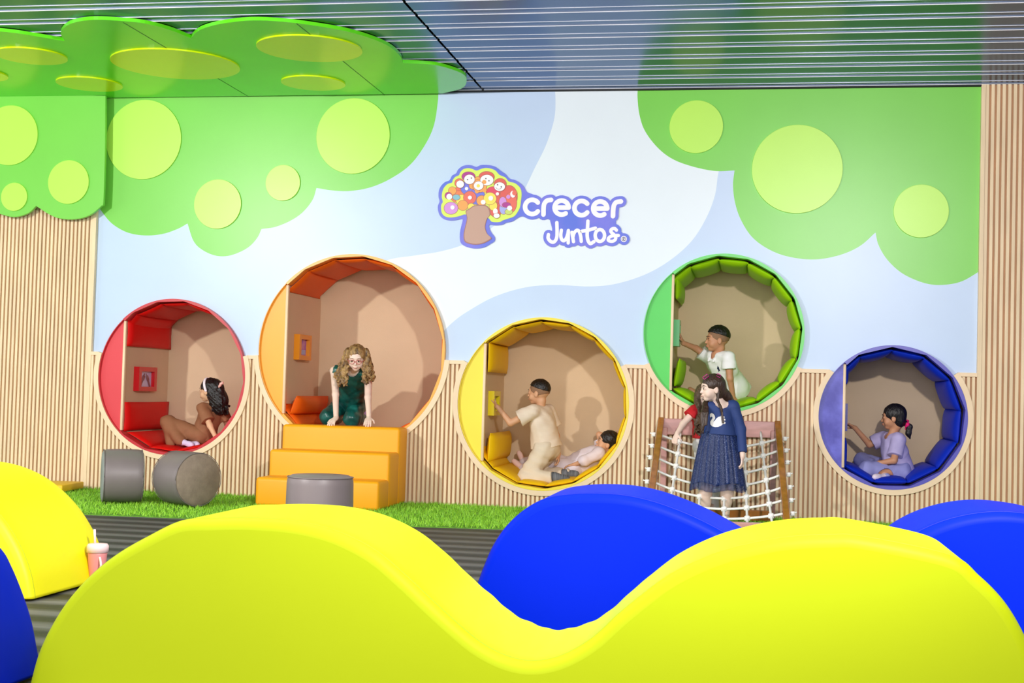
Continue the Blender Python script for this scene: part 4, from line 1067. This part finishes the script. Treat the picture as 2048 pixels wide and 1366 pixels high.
k2.shirt(M_grn, sleeve=0, name='jumpsuit_top', i=.016, neck=.050, hem=-.06, nz=folds(.004, 60, 60, 80, 2.), extra=[cut(J['shL'], J['shL']-J['shR'], .06), cut(J['shR'], J['shR']-J['shL'], .06)])
k2.pants(M_grn, i=.022, cuff=9, name='jumpsuit_trousers', top=.3, nz=folds(.005, 50, 50, 60, .5))
rn = random.Random(8); L = []
for i in range(34):
    t_ = rn.random(); L.append((hd.p(.072+.012*rn.random(), -.03-.03*rn.random(), .06-.06*rn.random()), J3(668+22*t_+4*rn.random(), 748+26*t_*rn.random()+6, -.10-.10*t_)))
for i in range(22):
    t_ = rn.random(); L.append((hd.p(-.074-.012*rn.random(), -.02-.03*rn.random(), .06-.06*rn.random()), J3(732+15*t_, 738+24*rn.random(), -.06-.10*rn.random())))
for i in range(7):
    L.append((hd.p(.074, -.01, .0), J3(676+10*rn.random(), 760+14*rn.random(), -.19)))
    if i < 5: L.append((hd.p(-.074, .0, -.02), J3(727+6*rn.random(), 762+12*rn.random(), -.18)))
P = [hd.e(0, -.018, .030, .078, .092, .083, .01), hd.e(0, -.045, -.02, .070, .055, .065, .02), hd.e(0, .100, -.026, .060, .070, .094, .008, -1)]
P += [hd.e(.074, -.03, .045, .026, .032, .034, .01), hd.e(-.074, -.03, .045, .024, .03, .034, .01), cap(hd.p(.082, -.03, .03), J3(682, 742, -.06), .026, .036, .02), cap(hd.p(-.082, -.03, .03), J3(740, 734, -.06), .024, .028, .02)]
P += locks(L, .014, .008, .017, 2.3, seed=5)
sdf_mesh('hair', P, .0050, M_hlight, k2.root, folds(.0035, 150, 150, 150))
M_gl = mat('rose_spectacle_frame', rgb(196, 96, 92), .3)
gl = None
for q in (-1, 1):
    ring = [hd.p(q*.029+.023*math.cos(a), .094-.004*abs(math.cos(a)), -.006+.017*math.sin(a)) for a in np.linspace(0, 2*PI, 21)]
    g_ = tube('spectacles', ring, .0028, M_gl, k2.root, 6)
    tube('spectacle_arm', [hd.p(q*.052, .092, -.002), hd.p(q*.072, .05, -.004), hd.p(q*.074, .0, -.004)], .0022, M_gl, k2.root, 6)
tube('spectacle_bridge', [hd.p(-.007, .095, -.002), hd.p(.007, .095, -.002)], .0025, M_gl, k2.root, 6)
# lilac shoes behind her
sh_ = thing('shoe', 'lilac and pink child shoe lying behind the girl in green', 'shoe', loc=tuple(J3(731, 840, .66)))
a_ = J3(727, 830, .66); b_ = J3(735, 842, .60)
sdf_mesh('upper', [cap(a_, b_, .04, .034, .01), cap(a_, a_+np.array([.02, .02, .035]), .036, .036, .01)], .005, mat('lilac_fabric', rgb(186, 160, 214), .7), sh_)
sdf_mesh('sole', [cap(a_+np.array([.01, -.01, -.036]), b_+np.array([.015, 0, -.03]), .02, .02, .01)], .005, mat('pink_sole', rgb(214, 130, 170), .7), sh_)
# ---- 3 kneeling boy in the yellow pod
J = dict(shL=J3(1066, 823, .24), shR=J3(1097, 822, .46), elL=J3(1021, 846, .20), wrL=J3(995, 814, .22), elR=J3(1113, 872, .50), wrR=J3(1117, 908, .44),
         hipL=J3(1088, 900, .30), hipR=J3(1099, 900, .46), knL=J3(1053, 955, .26), knR=J3(1060, 950, .52), anL=J3(1109, 954, .22), toeL=J3(1117, 955, .16), anR=J3(1130, 948, .46), toeR=J3(1136, 945, .38))
J['toeL'] = J['anL']+np.array([.10, -.02, -.01]); J['toeR'] = J['anR']+np.array([.09, -.03, .005])
hd = Head(J3(1077, 785, .35), (-.97, .22, .0), (.05, 0, 1), 1.03)
k3 = Kid('kneeling boy in cream shirt and trousers with short black hair touching a yellow screen', J, hd, 1.1, M_skinA,
         hands=[dict(wr=J['wrL'], d=(-.75, .15, .62), n=(.55, .4, .6), side=-1, curl=.25, sz=1.05), dict(wr=J['wrR'], d=(.05, 0, -1), n=(-1, 0, 0), side=-1, curl=.6)])
k3.body(); face_parts(hd, k3.root)
M_crm = mat('cream_cotton', rgb(232, 214, 194), .8, .04, 12); M_crm2 = mat('oatmeal_cotton', rgb(222, 206, 184), .8, .04, 12)
k3.shirt(M_crm, sleeve=.62, i=.020, loose=.026, hem=.03, neck=.042, flare=.008, extra=[cap(k3.m-k3.ax[2]*.2+k3.ax[1]*.03, k3.p+k3.ax[1]*.075+k3.ax[2]*.05, .06, .05, .04)])
k3.pants(M_crm2, i=.026, cuff=.93, nz=folds(.006, 45, 45, 55))
M_dsock = mat('dark_striped_sock', rgb(64, 68, 74), .8, .3, 4, stretch=(25, 1, 1), col2=rgb(120, 124, 132))
k3.sock('L', M_dsock, up=.08, r=.012); k3.sock('R', M_dsock, up=.08, r=.012)
def boy_hair(hd, par, tilt=.30, g=1.0, top=.04):
    P = [hd.e(0, -.0135, .022, .0735, .0905, .0825, .008), hd.e(0, .098, -.030, .070, .062, .080, .008, -1), cut(hd.p(0, -.02, -.026), -hd.u*1-hd.f*.25, .3)]
    sdf_mesh('shaved_hair', P, .0045, M_fade, par)
    P = [hd.e(0, -.014, .034, .0765*g, .094*g, .085*g, .01), hd.e(0, .112, -.016, .075, .05, .062, .006, -1), cut(hd.p(0, -.0, .040), -hd.u*1+hd.f*tilt, .3)]
    sdf_mesh('hair', P, .0045, M_hblack, par, folds(.0018, 220, 220, 200))
boy_hair(hd, k3.root)
# ---- 4 lying boy
J = dict(shL=J3(1198, 906, .52), shR=J3(1204, 897, .76), elL=J3(1170, 921, .46), wrL=J3(1150, 929, .50), elR=J3(1198, 869, .78), wrR=J3(1220, 872, .74),
         hipL=J3(1146, 938, .56), hipR=J3(1148, 934, .70), knL=J3(1095, 925, .60), knR=J3(1094, 918, .76), anL=J3(1047, 938, .64), toeL=J3(1030, 924, .64), anR=J3(1048, 926, .80), toeR=J3(1039, 908, .80))
hd = Head(J3(1214, 885, .62), (-.90, -.22, .28), (.42, -.05, .9), .98)
k4 = Kid('boy in pale printed shirt lying back against pads at the right of the yellow pod', J, hd, .96, M_skinA,
         hands=[dict(wr=J['wrR'], d=(.8, -.4, .2), n=(.2, -.9, 0), side=1, curl=.4), dict(wr=J['wrL'], d=(-1, 0, -.2), n=(0, 0, -1), side=-1, curl=.4)])
k4.body(); face_parts(hd, k4.root)
M_prt = mat('pale_printed_cotton', rgb(226, 214, 222), .8, .3, 22, col2=rgb(190, 180, 190))
M_prt.node_tree.nodes['Color Ramp'].color_ramp.elements[0].position = .22; M_prt.node_tree.nodes['Color Ramp'].color_ramp.elements[1].position = .32
k4.shirt(M_prt, sleeve=dict(L=1.35, R=.6), i=.018, hem=-.03, neck=.04, nz=folds(.005, 60, 60, 60, 1.))
k4.pants(mat('dark_navy_trousers', rgb(36, 34, 48), .8), i=.012, cuff=.93, name='leggings')
k4.pants(M_prt, i=.022, cuff=.3)
M_psock = mat('pale_pink_sock', rgb(232, 196, 186), .8); k4.sock('L', M_psock); k4.sock('R', M_psock)
sdf_mesh('hair', [hd.e(0, -.018, .034, .080, .094, .086, .01), hd.e(0, .108, -.026, .075, .055, .072, .008, -1), hd.e(0, -.05, -.01, .065, .045, .05, .02), cut(hd.p(0, 0, -.03), -hd.u+hd.f*.5, .3)], .0045, M_hblack, k4.root, folds(.0025, 200, 200, 200))
# ---- 5 boy in white polo
J = dict(shL=J3(1457, 716, .22), shR=J3(1412, 711, .44), elL=J3(1460, 757, .22), wrL=J3(1466, 792, .28), elR=J3(1385, 698, .42), wrR=J3(1366, 683, .34),
         hipL=J3(1476, 772, .44), hipR=J3(1462, 780, .58), knL=J3(1444, 796, .40), knR=J3(1428, 797, .60), anL=J3(1490, 797, .55), toeL=J3(1498, 800, .62), anR=J3(1398, 792, .74), toeR=J3(1382, 786, .78))
J['elR'] = J3(1392, 697, .42); J['wrR'] = J3(1366, 686, .32)
J['hipL'] = J3(1474, 776, .44); J['toeR'] = J['anR']+np.array([-.07, 0, .05])
hd = Head(J3(1434, 679, .30), (-.95, -.28, .02), (-.02, 0, 1), 1.05)
k5 = Kid('smiling boy in white polo shirt reaching for the green screen with one arm', J, hd, 1.1, M_skinC,
         hands=[dict(wr=J['wrR'], d=(-.35, -.1, .95), n=(-1, 0, -.3), side=1, curl=.15), dict(wr=J['wrL'], d=(0, 0, -1), n=(-.3, 1, 0), side=1, curl=.3)])
k5.body(); face_parts(hd, k5.root)
M_polo = mat('white_pique', rgb(246, 244, 244), .8, .02, 12)
o5 = k5.shirt(M_polo, sleeve=.52, i=.016, loose=.02, hem=-.05, neck=.045, flare=.016, extra=[cap(J['hipL'], J['hipL']+(J['knL']-J['hipL'])*.3, .092, .088, .03), cap(J['hipR'], J['hipR']+(J['knR']-J['hipR'])*.3, .09, .085, .03)])
k5.pants(mat('sand_trousers', rgb(190, 160, 130), .8), i=.008, cuff=.9, top=.14)
boy_hair(hd, k5.root, .25, 1.03)
nb = hd.p(0, -.03, -.07)
sdf_mesh('collar', [cap(k5.m+k5.ax[2]*.030+k5.ax[0]*x_*.045+k5.ax[1]*.02, k5.m+k5.ax[2]*.012+k5.ax[1]*.075+k5.ax[0]*x_*.03, .014, .011, .01) for x_ in (-1, 1)]+[cap(k5.m+k5.ax[2]*.045-k5.ax[1]*.04+k5.ax[0]*-.04, k5.m+k5.ax[2]*.045-k5.ax[1]*.04+k5.ax[0]*.04, .013, .013, .01)], .0045, M_polo, k5.root)
M_nvy = mat('navy_mark', rgb(22, 30, 64), .7)
def decal(name, polys, target, y_from, m, parent, off=.002, org=None):
    """flat marks pressed onto cloth: each photo-direction outline is dropped on the cloth surface"""
    bv = BVHTree.FromObject(target, bpy.context.evaluated_depsgraph_get()); pts, ed = [], []
    for P in polys:
        n = len(pts); pts += [Vector(p) for p in P]; ed += [(n+i, n+(i+1) % len(P)) for i in range(len(P))]
    xs = [p.x for p in pts]; zs = [p.y for p in pts]
    for gx_ in np.arange(min(xs), max(xs), .006):
        for gz_ in np.arange(min(zs), max(zs), .006): pts.append(Vector((float(gx_), float(gz_))))
    v, e, f, *_ = delaunay_2d_cdt(pts, ed, [], 0, 1e-6)
    inv = target.matrix_world.inverted(); V = []
    for p in v:
        o = Vector((p.x, y_from, p.y)); r = bv.ray_cast(inv @ o, Vector((0, 1, 0)))
        V.append((p.x, (target.matrix_world @ r[0]).y-off if r[0] else None, p.y))
    F = [t for t in f if all(V[i][1] is not None for i in t) and any(inside((sum(v[i].x for i in t)/3, sum(v[i].y for i in t)/3), P) for P in polys)]
    V = [(a, b if b is not None else 0, c) for a, b, c in V]
    return ob(name, V, F, m, parent)
bpy.context.view_layer.update()
def zz(px0, py0, sc, pts, y): return [(lambda q: (q[0], q[2]))(W(px0+a/sc, py0+b/sc, y)) for a, b in pts]
decal('chest_emblem', [zz(1330, 640, 6.21, [(648, 565), (662, 580), (668, 600), (680, 632), (668, 630), (660, 645), (655, 618), (640, 600), (644, 585)], .15)], o5, -.3, M_nvy, k5.root)
# ---- 6 child in red behind the girl in the dress
J = dict(shR=J3(1390, 822, -.28), shL=J3(1420, 824, -.16), elR=J3(1366, 848, -.34), wrR=J3(1354, 868, -.42), elL=J3(1432, 850, -.22), wrL=J3(1434, 878, -.28),
         hipR=J3(1405, 893, -.22), hipL=J3(1426, 893, -.18), knR=J3(1408, 950, -.24), knL=J3(1427, 955, -.20), anR=J3(1410, 1008, -.22), anL=J3(1427, 1018, -.20), toeR=J3(1406, 1018, -.32), toeL=J3(1425, 1026, -.30))
hd = Head(J3(1409, 794, -.22), (.25, -.93, -.2), (.05, -.1, 1), .98)
k6 = Kid('child in red top with wavy brown hair, mostly hidden behind the girl in navy', J, hd, .98, M_skinB,
         hands=[dict(wr=J['wrR'], d=(-.25, -.5, -.75), n=(.3, .4, -.8), side=1, curl=.9)])
k6.body(); face_parts(hd, k6.root)
k6.shirt(mat('red_cotton', rgb(206, 22, 34), .7), sleeve=.42, name='top', i=.014, loose=.02, hem=.085)
k6.pants(mat('white_trousers', rgb(242, 240, 242), .8), i=.016, cuff=.97)
rn = random.Random(5); L = []
for i in range(26): L.append((hd.p(.06+.01*rn.random(), -.03+.04*rn.random(), .05*rn.random()), J3(1390+14*rn.random(), 846+24*rn.random(), -.34-.05*rn.random())))
sdf_mesh('hair', hd.cap_hair(1.03)+[cap(hd.p(.06, .0, -.0), J3(1398, 836, -.32), .028, .032, .02)]+locks(L, .013, .006, .013, 2.6, seed=9), .005, M_hwave, k6.root, folds(.003, 160, 160, 160))
# ---- 7 girl in the navy dress
J = dict(shR=J3(1424, 815, -.72), shL=J3(1466, 813, -.72), elR=J3(1414, 850, -.64), wrR=J3(1424, 885, -.62), elL=J3(1481, 858, -.72), wrL=J3(1485, 911, -.78),
         hipR=J3(1426, 905, -.72), hipL=J3(1452, 905, -.72), knR=J3(1411, 988, -.74), knL=J3(1454, 986, -.74), anR=J3(1411, 1040, -.70), anL=J3(1451, 1035, -.70), toeR=J3(1405, 1048, -.82), toeL=J3(1446, 1042, -.82))
J['anR'] = J3(1411, 1034, -.70); J['toeR'] = J3(1405, 1046, -.80)
hd = Head(J3(1424, 776, -.74), (-.90, -.42, -.06), (.04, 0, 1), 1.02)
k7 = Kid('girl in navy dress with white swan and pink hair clips, standing in the rope net', J, hd, 1.05, M_skinB,
         hands=[dict(wr=J['wrL'], d=(-.02, -.1, -1), n=(-.9, .2, 0), side=1, curl=.35), dict(wr=J['wrR'], d=(.2, 0, -1), n=(1, 0, 0), side=-1, curl=.4)])
k7.body(); face_parts(hd, k7.root, M_brow)
M_nav = mat('navy_jersey', rgb(38, 62, 122), .7, .06, 12)
wc = (J['shL']+J['shR'])/2*.40+(J['hipL']+J['hipR'])/2*.60
wz = J3(1436, 866, -.72)[2]
o7 = k7.shirt(M_nav, sleeve=1.88, i=.012, name='bodice', hem=wz-k7.p[2]-.01, neck=.056, nz=folds(.0018, 40, 40, 50), h=.0045)
def skirt_mat(name, alpha):
    m = bpy.data.materials.new(name); m.use_nodes = True; n = m.node_tree.nodes; Lk = m.node_tree.links; b = n['Principled BSDF']; b.inputs['Roughness'].default_value = .5
    tc = n.new('ShaderNodeTexCoord'); vo = n.new('ShaderNodeTexVoronoi'); vo.inputs['Scale'].default_value = 150; Lk.new(tc.outputs['Object'], vo.inputs[0])
    r = n.new('ShaderNodeValToRGB'); r.color_ramp.elements[0].color = rgb(190, 205, 240); r.color_ramp.elements[1].color = rgb(22, 46, 104); r.color_ramp.elements[0].position = .15; r.color_ramp.elements[1].position = .25
    Lk.new(vo.outputs['Distance'], r.inputs[0]); Lk.new(r.outputs[0], b.inputs['Base Color']); b.inputs['Alpha'].default_value = alpha
    return m
def skirt(name, zt_, zb_, rt, rb_, m, nfold, amp, cx_b, ph=0.):
    v, f = [], []; n = 160; rows_ = 26; c0 = np.array([J3(1437, 866, -.72)[0], -.72]); c1 = np.array([cx_b, -.74])
    for j in range(rows_+1):
        t = j/rows_; z = zt_+(zb_-zt_)*t; c = c0+(c1-c0)*t
        for k in range(n):
            a = 2*PI*k/n; rr = rt+(rb_-rt)*(t**.75); w_ = amp*(.25+.75*t)*math.sin(nfold*a+ph+.8*math.sin(3*a)); 
            v.append((c[0]+math.cos(a)*(rr+w_), c[1]+math.sin(a)*(rr*.78+w_), z+.010*math.sin(5*a+ph)*t))
    for j in range(rows_):
        for k in range(n): f.append((j*n+k, j*n+(k+1) % n, (j+1)*n+(k+1) % n, (j+1)*n+k))
    o = ob(name, v, f, m, k7.root, True); so = o.modifiers.new('s', 'SOLIDIFY'); so.thickness = .003; return o
cxb = J3(1436, 975, -.72)[0]
zb1 = J3(1436, 966, -.72)[2]; zb2 = J3(1436, 980, -.72)[2]
skirt('skirt', wz+.012, zb1, .118, .196, skirt_mat('navy_glitter', 1), 15, .010, cxb)
skirt('tulle_overskirt', wz+.010, zb2, .121, .212, skirt_mat('navy_glitter_tulle', .42), 19, .011, cxb, 1.)
sw = [(556, 1168), (575, 1156), (600, 1166), (618, 1190), (622, 1220), (610, 1245), (597, 1262), (615, 1255), (640, 1222), (665, 1202), (690, 1198), (700, 1180), (712, 1176), (716, 1190), (738, 1198), (742, 1212), (722, 1216), (750, 1232), (750, 1248), (722, 1250), (752, 1270), (750, 1288), (720, 1292), (700, 1310), (660, 1328), (620, 1330), (585, 1320), (562, 1296), (560, 1265), (575, 1240), (590, 1218), (585, 1200), (572, 1202), (565, 1215), (556, 1200)]
bpy.context.view_layer.update()
decal('swan_print', [zz(1330, 640, 6.21, sw, -.80)], o7, -1.3, mat('swan_white', rgb(250, 246, 244), .6), k7.root)
# long straight hair
rn = random.Random(11); P = [hd.e(0, -.016, .028, .077, .093, .083, .01), hd.e(0, -.045, -.03, .066, .05, .065, .02), hd.e(.0, .096, -.036, .068, .060, .082, .008, -1), hd.e(.03, .06, -.05, .06, .05, .05, .01, -1)]
P += [cap(hd.p(0, -.05, .0), J3(1452, 794, -.66), .055, .04, .03), cap(J3(1450, 792, -.66), J3(1466, 812, -.62), .042, .035, .03)]
for i in range(16):
    P += chain([hd.p(.0, -.07, .0+.03*rn.random()), J3(1450+10*rn.random(), 793, -.66), J3(1462+12*rn.random(), 815+8*rn.random(), -.60), J3(1440+26*rn.random(), 850, -.60)], [.014, .012, .011, .006], .006)
for i in range(7):
    xx = rn.random(); P += chain([hd.p(-.070, -.025, -.03), J3(1433+3*xx, 800, -.80), J3(1440+4*xx, 818, -.835), J3(1444+4*xx, 846, -.845)], [.008, .006, .0045, .003], .004)
for i in range(14):
    xx = rn.random(); P += chain([hd.p(.06, -.02, 0), J3(1408+6*xx, 806, -.72), J3(1403+12*xx, 826, -.84), J3(1400+13*xx, 845+23*rn.random(), -.85)], [.010, .010, .009, .005], .005)
sdf_mesh('hair', P, .0048, M_hbrown, k7.root, folds(.0022, 170, 170, 60))
M_mag = mat('magenta_clip', rgb(214, 50, 150), .4)
for (a_, b_) in ((J3(1407, 757, -.80), J3(1416, 750, -.81)), (J3(1434, 749, -.80), J3(1441, 753, -.79))):
    c_ = (a_+b_)/2; d_ = nv(a_-b_); e_ = np.cross(d_, hd.u)
    nn = nv(np.array(CO)-c_); w2 = np.cross(d_, nn)*.010
    tube('hair_clip', [a_+w2, a_-w2, b_-w2, b_+w2, a_+w2], .0032, M_mag, k7.root, 6)
# ---- 8 girl in lilac in the blue pod
J = dict(shL=J3(1797, 879, .30), shR=J3(1767, 876, .50), elL=J3(1788, 921, .22), wrL=J3(1760, 926, .24), elR=J3(1739, 889, .50), wrR=J3(1710, 856, .44),
         hipL=J3(1803, 945, .32), hipR=J3(1798, 943, .48), knL=J3(1734, 938, .22), knR=J3(1724, 921, .64), anL=J3(1768, 955, .30), toeL=J3(1756, 954, .14), anR=J3(1752, 946, .22), toeR=J3(1750, 954, .36))
J['anR'] = J3(1772, 955, .20); J['toeR'] = J3(1752, 954, .11); J['anL'] = J3(1756, 950, .48); J['toeL'] = J3(1740, 948, .56)
hd = Head(J3(1786, 834, .38), (-.97, .10, -.06), (-.02, 0, 1), 1.03)
k8 = Kid('girl in lilac shirt and trousers with black ponytail, sitting cross legged', J, hd, 1.06, M_skinC,
         hands=[dict(wr=J['wrR'], d=(-.9, 0, .45), n=(-.1, -.3, -.9), side=-1, curl=.55), dict(wr=J['wrL'], d=(-1, .2, 0), n=(0, 0, -1), side=-1, curl=.3)])
k8.body(); face_parts(hd, k8.root)
M_lil = mat('lilac_cotton', rgb(188, 176, 220), .8, .05, 12); M_lil2 = mat('periwinkle_cotton', rgb(150, 150, 206), .8, .05, 12)
k8.shirt(M_lil, sleeve=.78, i=.017, loose=.016, hem=-.02, neck=.045)
k8.pants(M_lil2, i=.018, cuff=.92)
k8.sock('R', mat('white_pink_sock', rgb(240, 222, 232), .8)); k8.sock('L', mat('white_pink_sock', rgb(240, 222, 232), .8))
P = [hd.e(0, -.018, .026, .080, .094, .086, .01), hd.e(0, -.05, -.03, .066, .05, .06, .02), hd.e(0, .096, -.046, .066, .062, .072, .006, -1), hd.e(0, .07, .05, .06, .03, .035, .02), cut(hd.p(0, .05, .004), -hd.u+hd.f*.0, .075)]
P = [hd.e(0, -.018, .026, .080, .094, .086, .01), hd.e(0, -.05, -.03, .066, .05, .06, .02), hd.e(0, .092, -.050, .070, .072, .070, .006, -1), hd.e(-.075, .05, -.055, .03, .045, .05, .006, -1)]
P += chain([hd.p(0, -.10, -.055), hd.p(0, -.125, -.085), J3(1817, 867, .36), J3(1820, 877, .36)], [.020, .026, .024, .006], .01)
sdf_mesh('hair', P, .0045, M_hblack, k8.root, folds(.0015, 200, 200, 60))
sc = hd.p(0, -.108, -.068)
sdf_mesh('scrunchie', [ell(sc+np.array([.004*math.sin(i*2.2), .02*math.cos(i), (i-3)*.011]), (.017, .017, .012), hd.ax, .004) for i in range(7)], .004, mat('hot_pink', rgb(236, 16, 110), .6), k8.root)
